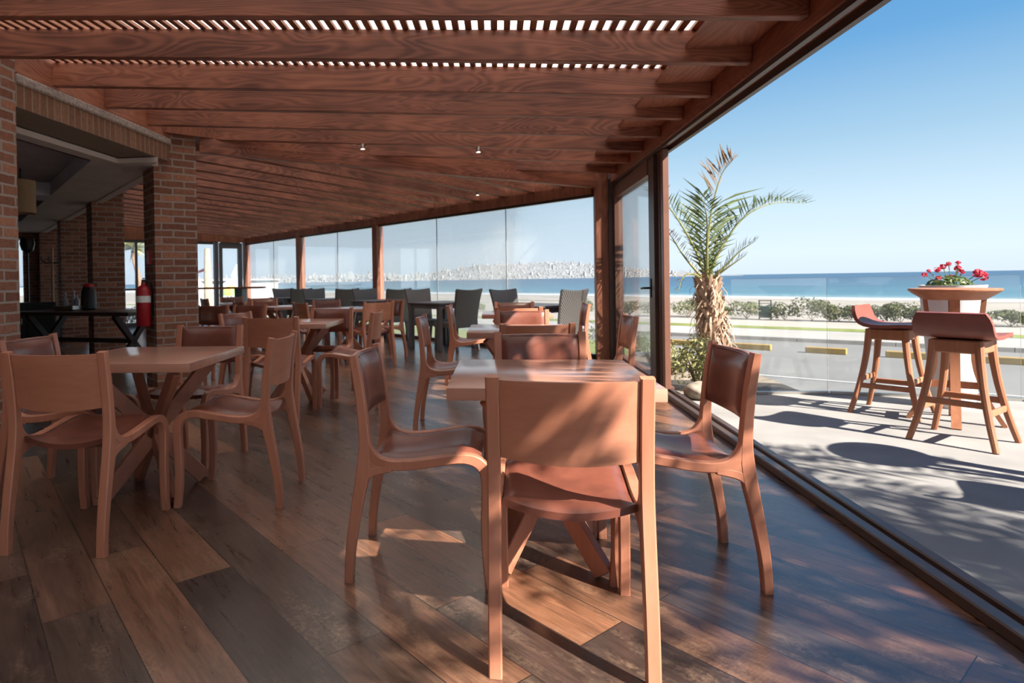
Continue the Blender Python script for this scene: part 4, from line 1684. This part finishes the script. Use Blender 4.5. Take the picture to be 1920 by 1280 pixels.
g0 = [[(-.02-.42*(1-k/8)**.6, 0, 2.9+.65*k/8) for k in range(9)], [(-.01, 0, 2.9+.65*k/8) for k in range(9)]]
g1 = [[(p[0], .01, p[2]) for p in row] for row in g0]
MB().slab(g0, g1).build('cloth', M['beige'], t)
# bright beach parasol low outside the far door, vertical banner near the second post
t = empty('beach_parasol', (-9.5, 21.0, -1.5), 0, 'orange and green beach parasol outside the glazed far door', 'parasol')
MB().tube([(0, 0, 0), (0, 0, 2.45)], .025, 8).build('pole', M['white'], t)
mb = MB()
mb.lathe([(.42, 2.15), (.36, 2.32), (.2, 2.46), (.01, 2.52)], 16)
mb.mi = [i % 2 for i in range(len(mb.f))]
mb.build('canopy', [plain('orange_cloth', (.75, .25, .06), .8, .1), plain('green_cloth', (.25, .5, .15), .8, .1)], t)
t = empty('beach_banner', (-6.09, 17.95, -.3), R(-10), 'narrow colourful banner outside by the second timber post', 'banner')
MB().tube([(.09, 0, 0), (.09, 0, 1.2)], .012, 6).build('pole', M['white'], t)
mb = MB()
for k, z in enumerate((.55, .72, .89)):
    mb.cur = k
    mb.box((0, 0, z+.085), (.16, .008, .17))
mb.build('cloth', [plain('yellow_cloth', (.75, .62, .12), .8, .1), plain('rose_cloth', (.7, .2, .25), .8, .1), M['white']], t)
for k in range(6):
    p = ep(.4+.75*k, -.1, .5+.25*(k % 2))
    shrub('hedge_shrub', p.x, p.y, -.15, .5, .72, 260, .09, M['bleaf2'], 'low green planting outside the far end window', 'shrub', 'hedge outside the far end wall', 6, 60+k)
for k in range(3):
    p = gp(10.9+.5*k, .75)
    shrub('hedge_shrub', p.x, p.y, -.12, .42, .68, 260, .09, M['bleaf2'], 'low green planting outside the last sea window by the far post', 'shrub', 'hedge outside the last sea window', 6, 70+k)
# end terrace ground
struct('terrace', MB().prism([tuple(ep(-.2, 0, .1).xy), tuple(ep(9, 0, .1).xy), tuple(ep(9, 0, 4).xy), tuple(ep(-.2, 0, 4).xy)], -.4, -.15), M['lawn'])

# yucca outside the end window
t = empty('yucca', (-14.0, 22.4, -1.5), 0, 'slender yucca with a spiky head seen between two brick columns', 'plant')
MB().tube([(.25, 0, 0), (.22, 0, 2.2), (.10, 0, 2.9), (-.08, 0, 3.5), (-.12, 0, 3.95)], [.12, .10, .085, .08, .08], 9).build('trunk', M['trunk'], t)
mb = MB()
for i in range(130):
    d = rnd_dir(.35)
    L = random.uniform(.55, .8)
    p = Vector((-.12, 0, 4.0))
    sd = d.orthogonal().normalized()*.022
    e = p+d*L
    mid = p+d*L*.5+Vector((0, 0, .03))
    mb.add([p-sd, p+sd, mid+sd, mid-sd, e], [(0, 1, 2, 3), (3, 2, 4)])
mb.build('foliage', leafmat('yucca_leaf', (.10, .13, .05), (.36, .33, .10), .2), t, 0, False)

# ------------------------------------------------------------------ inside, at left
p = L0+V*.10-U*.10
t = empty('fire_extinguisher', (p.x, p.y, .66), R(45), 'red fire extinguisher hung at the shaded side of the brick corner column', 'fire extinguisher')
MB().lathe([(.062, 0), (.072, .012), (.073, .36), (.066, .40), (.040, .43), (.024, .44), (.024, .47)], 24).build('cylinder', M['red'], t, 40)
MB().lathe([(.0735, .255), (.0735, .325)], 24, cap=False).build('label_band', M['paper'], t)
MB().box((0, 0, .485), (.03, .05, .03), bev=.004).box((0, -.05, .51), (.018, .11, .012)).build('valve', M['black'], t)
MB().tube([(.02, 0, .48), (.075, 0, .46), (.09, 0, .35), (.085, 0, .12)], .010, 7).build('hose', M['black'], t)
p = L0+V*.2-U*.012
o = MB().box((0, 0, 0), (.03, .10, .16), bev=.004).build('alarm_box', M['red'], None, 0)
o.location = (p.x, p.y, 1.40)
o.rotation_euler = (0, 0, R(45))
tag(o, 'small red box on the brick corner column above the extinguisher', 'alarm box')

t = empty('long_table', (-5.55, 7.75, 0), R(-12), 'dark long table with crossed trestle legs in the shaded room', 'table')
MB().box((0, 0, .735), (2.1, .75, .05), bev=.006).build('tabletop', M['dark'], t)
for sx in (-.75, .75):
    MB().beam((sx, -.3, 0), (sx, .3, .71), .06, .07, side=(1, 0, 0)).build('leg', M['dark'], t)
    MB().beam((sx, .3, 0), (sx, -.3, .71), .06, .07, side=(1, 0, 0)).build('leg', M['dark'], t)
MB().beam((-.75, 0, .36), (.75, 0, .36), .05, .06).build('stretcher', M['dark'], t)
t = empty('sideboard', (-8.25, 9.85, 0), R(40), 'black low sideboard behind the nearest brick wall edge', 'sideboard')
MB().box((0, 0, .43), (.9, .45, .78), bev=.01).build('body', M['black'], t)
for sx in (-.22, .22):
    d = MB().box((sx, -.232, .43), (.41, .02, .70), bev=.003).build('door', M['black'], t)
    MB().box((sx*.3, -.25, .5), (.012, .02, .10)).build('handle', M['metal'], d)
MB().box((0, 0, .02), (.8, .38, .04)).build('plinth', M['dark'], t)

t = empty('cup_tray', (-5.92, 7.86, .762), R(-12), 'pale grey basket tray lying on the dark long table', 'tray')
MB().box((0, 0, .012), (.34, .20, .012), bev=.004).build('base', M['grey_post'], t)
mb = MB()
for a, b in (((-.17, -.1), (.17, -.1)), ((.17, -.1), (.17, .1)), ((.17, .1), (-.17, .1)), ((-.17, .1), (-.17, -.1))):
    mb.beam((*a, .04), (*b, .04), .012, .05)
mb.build('rim', M['metal'], t)
for k, (dx, dy, hh, lab) in enumerate(((-.10, .12, .24, 'clear bottle on the dark long table, left of its cluster'), (0, .17, .27, 'clear bottle on the dark long table, middle of its cluster'), (.09, .11, .22, 'short clear bottle on the dark long table, right of its cluster'))):
    t = empty('bottle', (-6.02+dx, 7.92+dy, .762), 0, lab, 'bottle', 'bottles on the dark long table')
    MB().lathe([(.034, 0), (.036, .01), (.036, hh*.6), (.014, hh*.78), (.013, hh*.97)], 16).build('body', plain('bottle_glass', (.35, .38, .42), .15, .6), t)
    MB().lathe([(.016, hh*.95), (.016, hh)], 12).build('cap', M['red'] if k == 2 else M['metal'], t)
t = empty('coffee_urn', (-5.70, 7.96, .762), 0, 'black urn with red lid on the dark long table beside the brick column', 'urn')
MB().lathe([(.08, 0), (.10, .02), (.095, .26), (.07, .32)], 22).build('body', M['black'], t)
MB().lathe([(.075, .32), (.06, .36), (.015, .38)], 18).build('lid', M['red'], t)

t = empty('coat_stand', (-8.0, 10.2, 0), 0, 'slim coat stand with curved hooks in the dark room', 'coat stand')
MB().tube([(0, 0, .03), (0, 0, 1.80)], .022, 10).build('pole', M['tan'], t)
MB().lathe([(.24, 0), (.24, .02), (.05, .04)], 24).build('base', M['dark'], t)
for k in range(5):
    a = k*2*PI/5
    ca, sa = math.cos(a), math.sin(a)
    MB().tube([(0, 0, 1.52), (ca*.10, sa*.10, 1.52), (ca*.17, sa*.17, 1.58), (ca*.17, sa*.17, 1.64)], .012, 6).build('hook', M['dark'], t)
t = empty('floor_lamp', (-8.95, 10.75, 0), 0, 'black standing lamp with bowl shade in front of the far left window', 'floor lamp')
MB().lathe([(.16, 0), (.16, .02), (.02, .05)], 20).build('base', M['black'], t)
MB().tube([(0, 0, .03), (0, 0, 1.78)], .02, 8).build('pole', M['bronze'], t)
MB().lathe([(.03, 1.74), (.10, 1.80), (.13, 1.92), (.11, 2.02)], 20).build('lamp_shade', M['black'], t)
t = empty('pendant_lamp', (-5.77, 6.84, 2.0), 0, 'beige drum pendant lamp hanging in the dark room beside the brick wall', 'pendant lamp')
MB().lathe([(.16, 0), (.16, .40)], 28, cap=False).build('lamp_shade', M['shade'], t)
MB().tube([(0, 0, .38), (0, 0, .555)], .008, 6).build('cord', M['black'], t)
mb = MB()
for a in (0, 1, 2): mb.beam((0, 0, .39), (.16*math.cos(a*2.1), .16*math.sin(a*2.1), .39), .008, .008)
mb.build('spider', M['black'], t)

# high counter along the far corner
t = empty('bar_counter', (0, 0, 0), 0, 'long thin wooden bar counter crossing the far corner windows', 'counter')
a, b = Vector((-9.2, 14.35, .98)), Vector((-5.86, 14.92, .98))
MB().beam(a, b, .35, .045, bev=.004).build('worktop', M['beamz'], t)
MB().box((-6.44, 14.80, .48), (.20, .30, .96)).build('leg', M['grey_post'], t)
MB().box((-8.7, 14.45, .48), (.20, .30, .96)).build('leg', M['grey_post'], t)

# small spot lamps clipped to the beams
M['bulb'] = NT('lamp_glow').m
bt_ = M['bulb'].node_tree
em = bt_.nodes.new('ShaderNodeEmission')
em.inputs[0].default_value = (1, .86, .66, 1)
em.inputs[1].default_value = 6
bt_.links.new(em.outputs[0], [n for n in bt_.nodes if n.type == 'OUTPUT_MATERIAL'][0].inputs[0])
for k, (x, y, z, lab) in enumerate(((-1.42, 6.49, 2.555, 'tiny spot lamp on the sixth beam, the left of two'), (-.18, 6.49, 2.47, 'tiny spot lamp on the sixth beam, right of its neighbour'),
                                    (-3.2, 9.2, 2.66, 'tiny spot lamp under the far beams near the brick column'), (-.28, 9.3, 2.40, 'tiny spot lamp under the beams nearest the wide window'))):
    t = empty('spot_lamp', (x, y, z), 0, lab, 'spot lamp', 'spot lamps on the ceiling beams')
    MB().lathe([(.012, .03), (.024, .02), (.026, -.03)], 14, cap=False).build('housing', M['metal'], t)
    MB().lathe([(.020, -.022), (.012, -.028)], 12).build('bulb', M['bulb'], t)
    ll = bpy.data.lights.new('spot_light', 'SPOT')
    ll.energy = 14
    ll.spot_size = R(130)
    ll.spot_blend = .8
    ll.color = (1, .84, .65)
    ll.shadow_soft_size = .03
    lo = bpy.data.objects.new('spot_light', ll)
    COL.objects.link(lo)
    lo.parent = t
    lo.location = (0, 0, -.035)
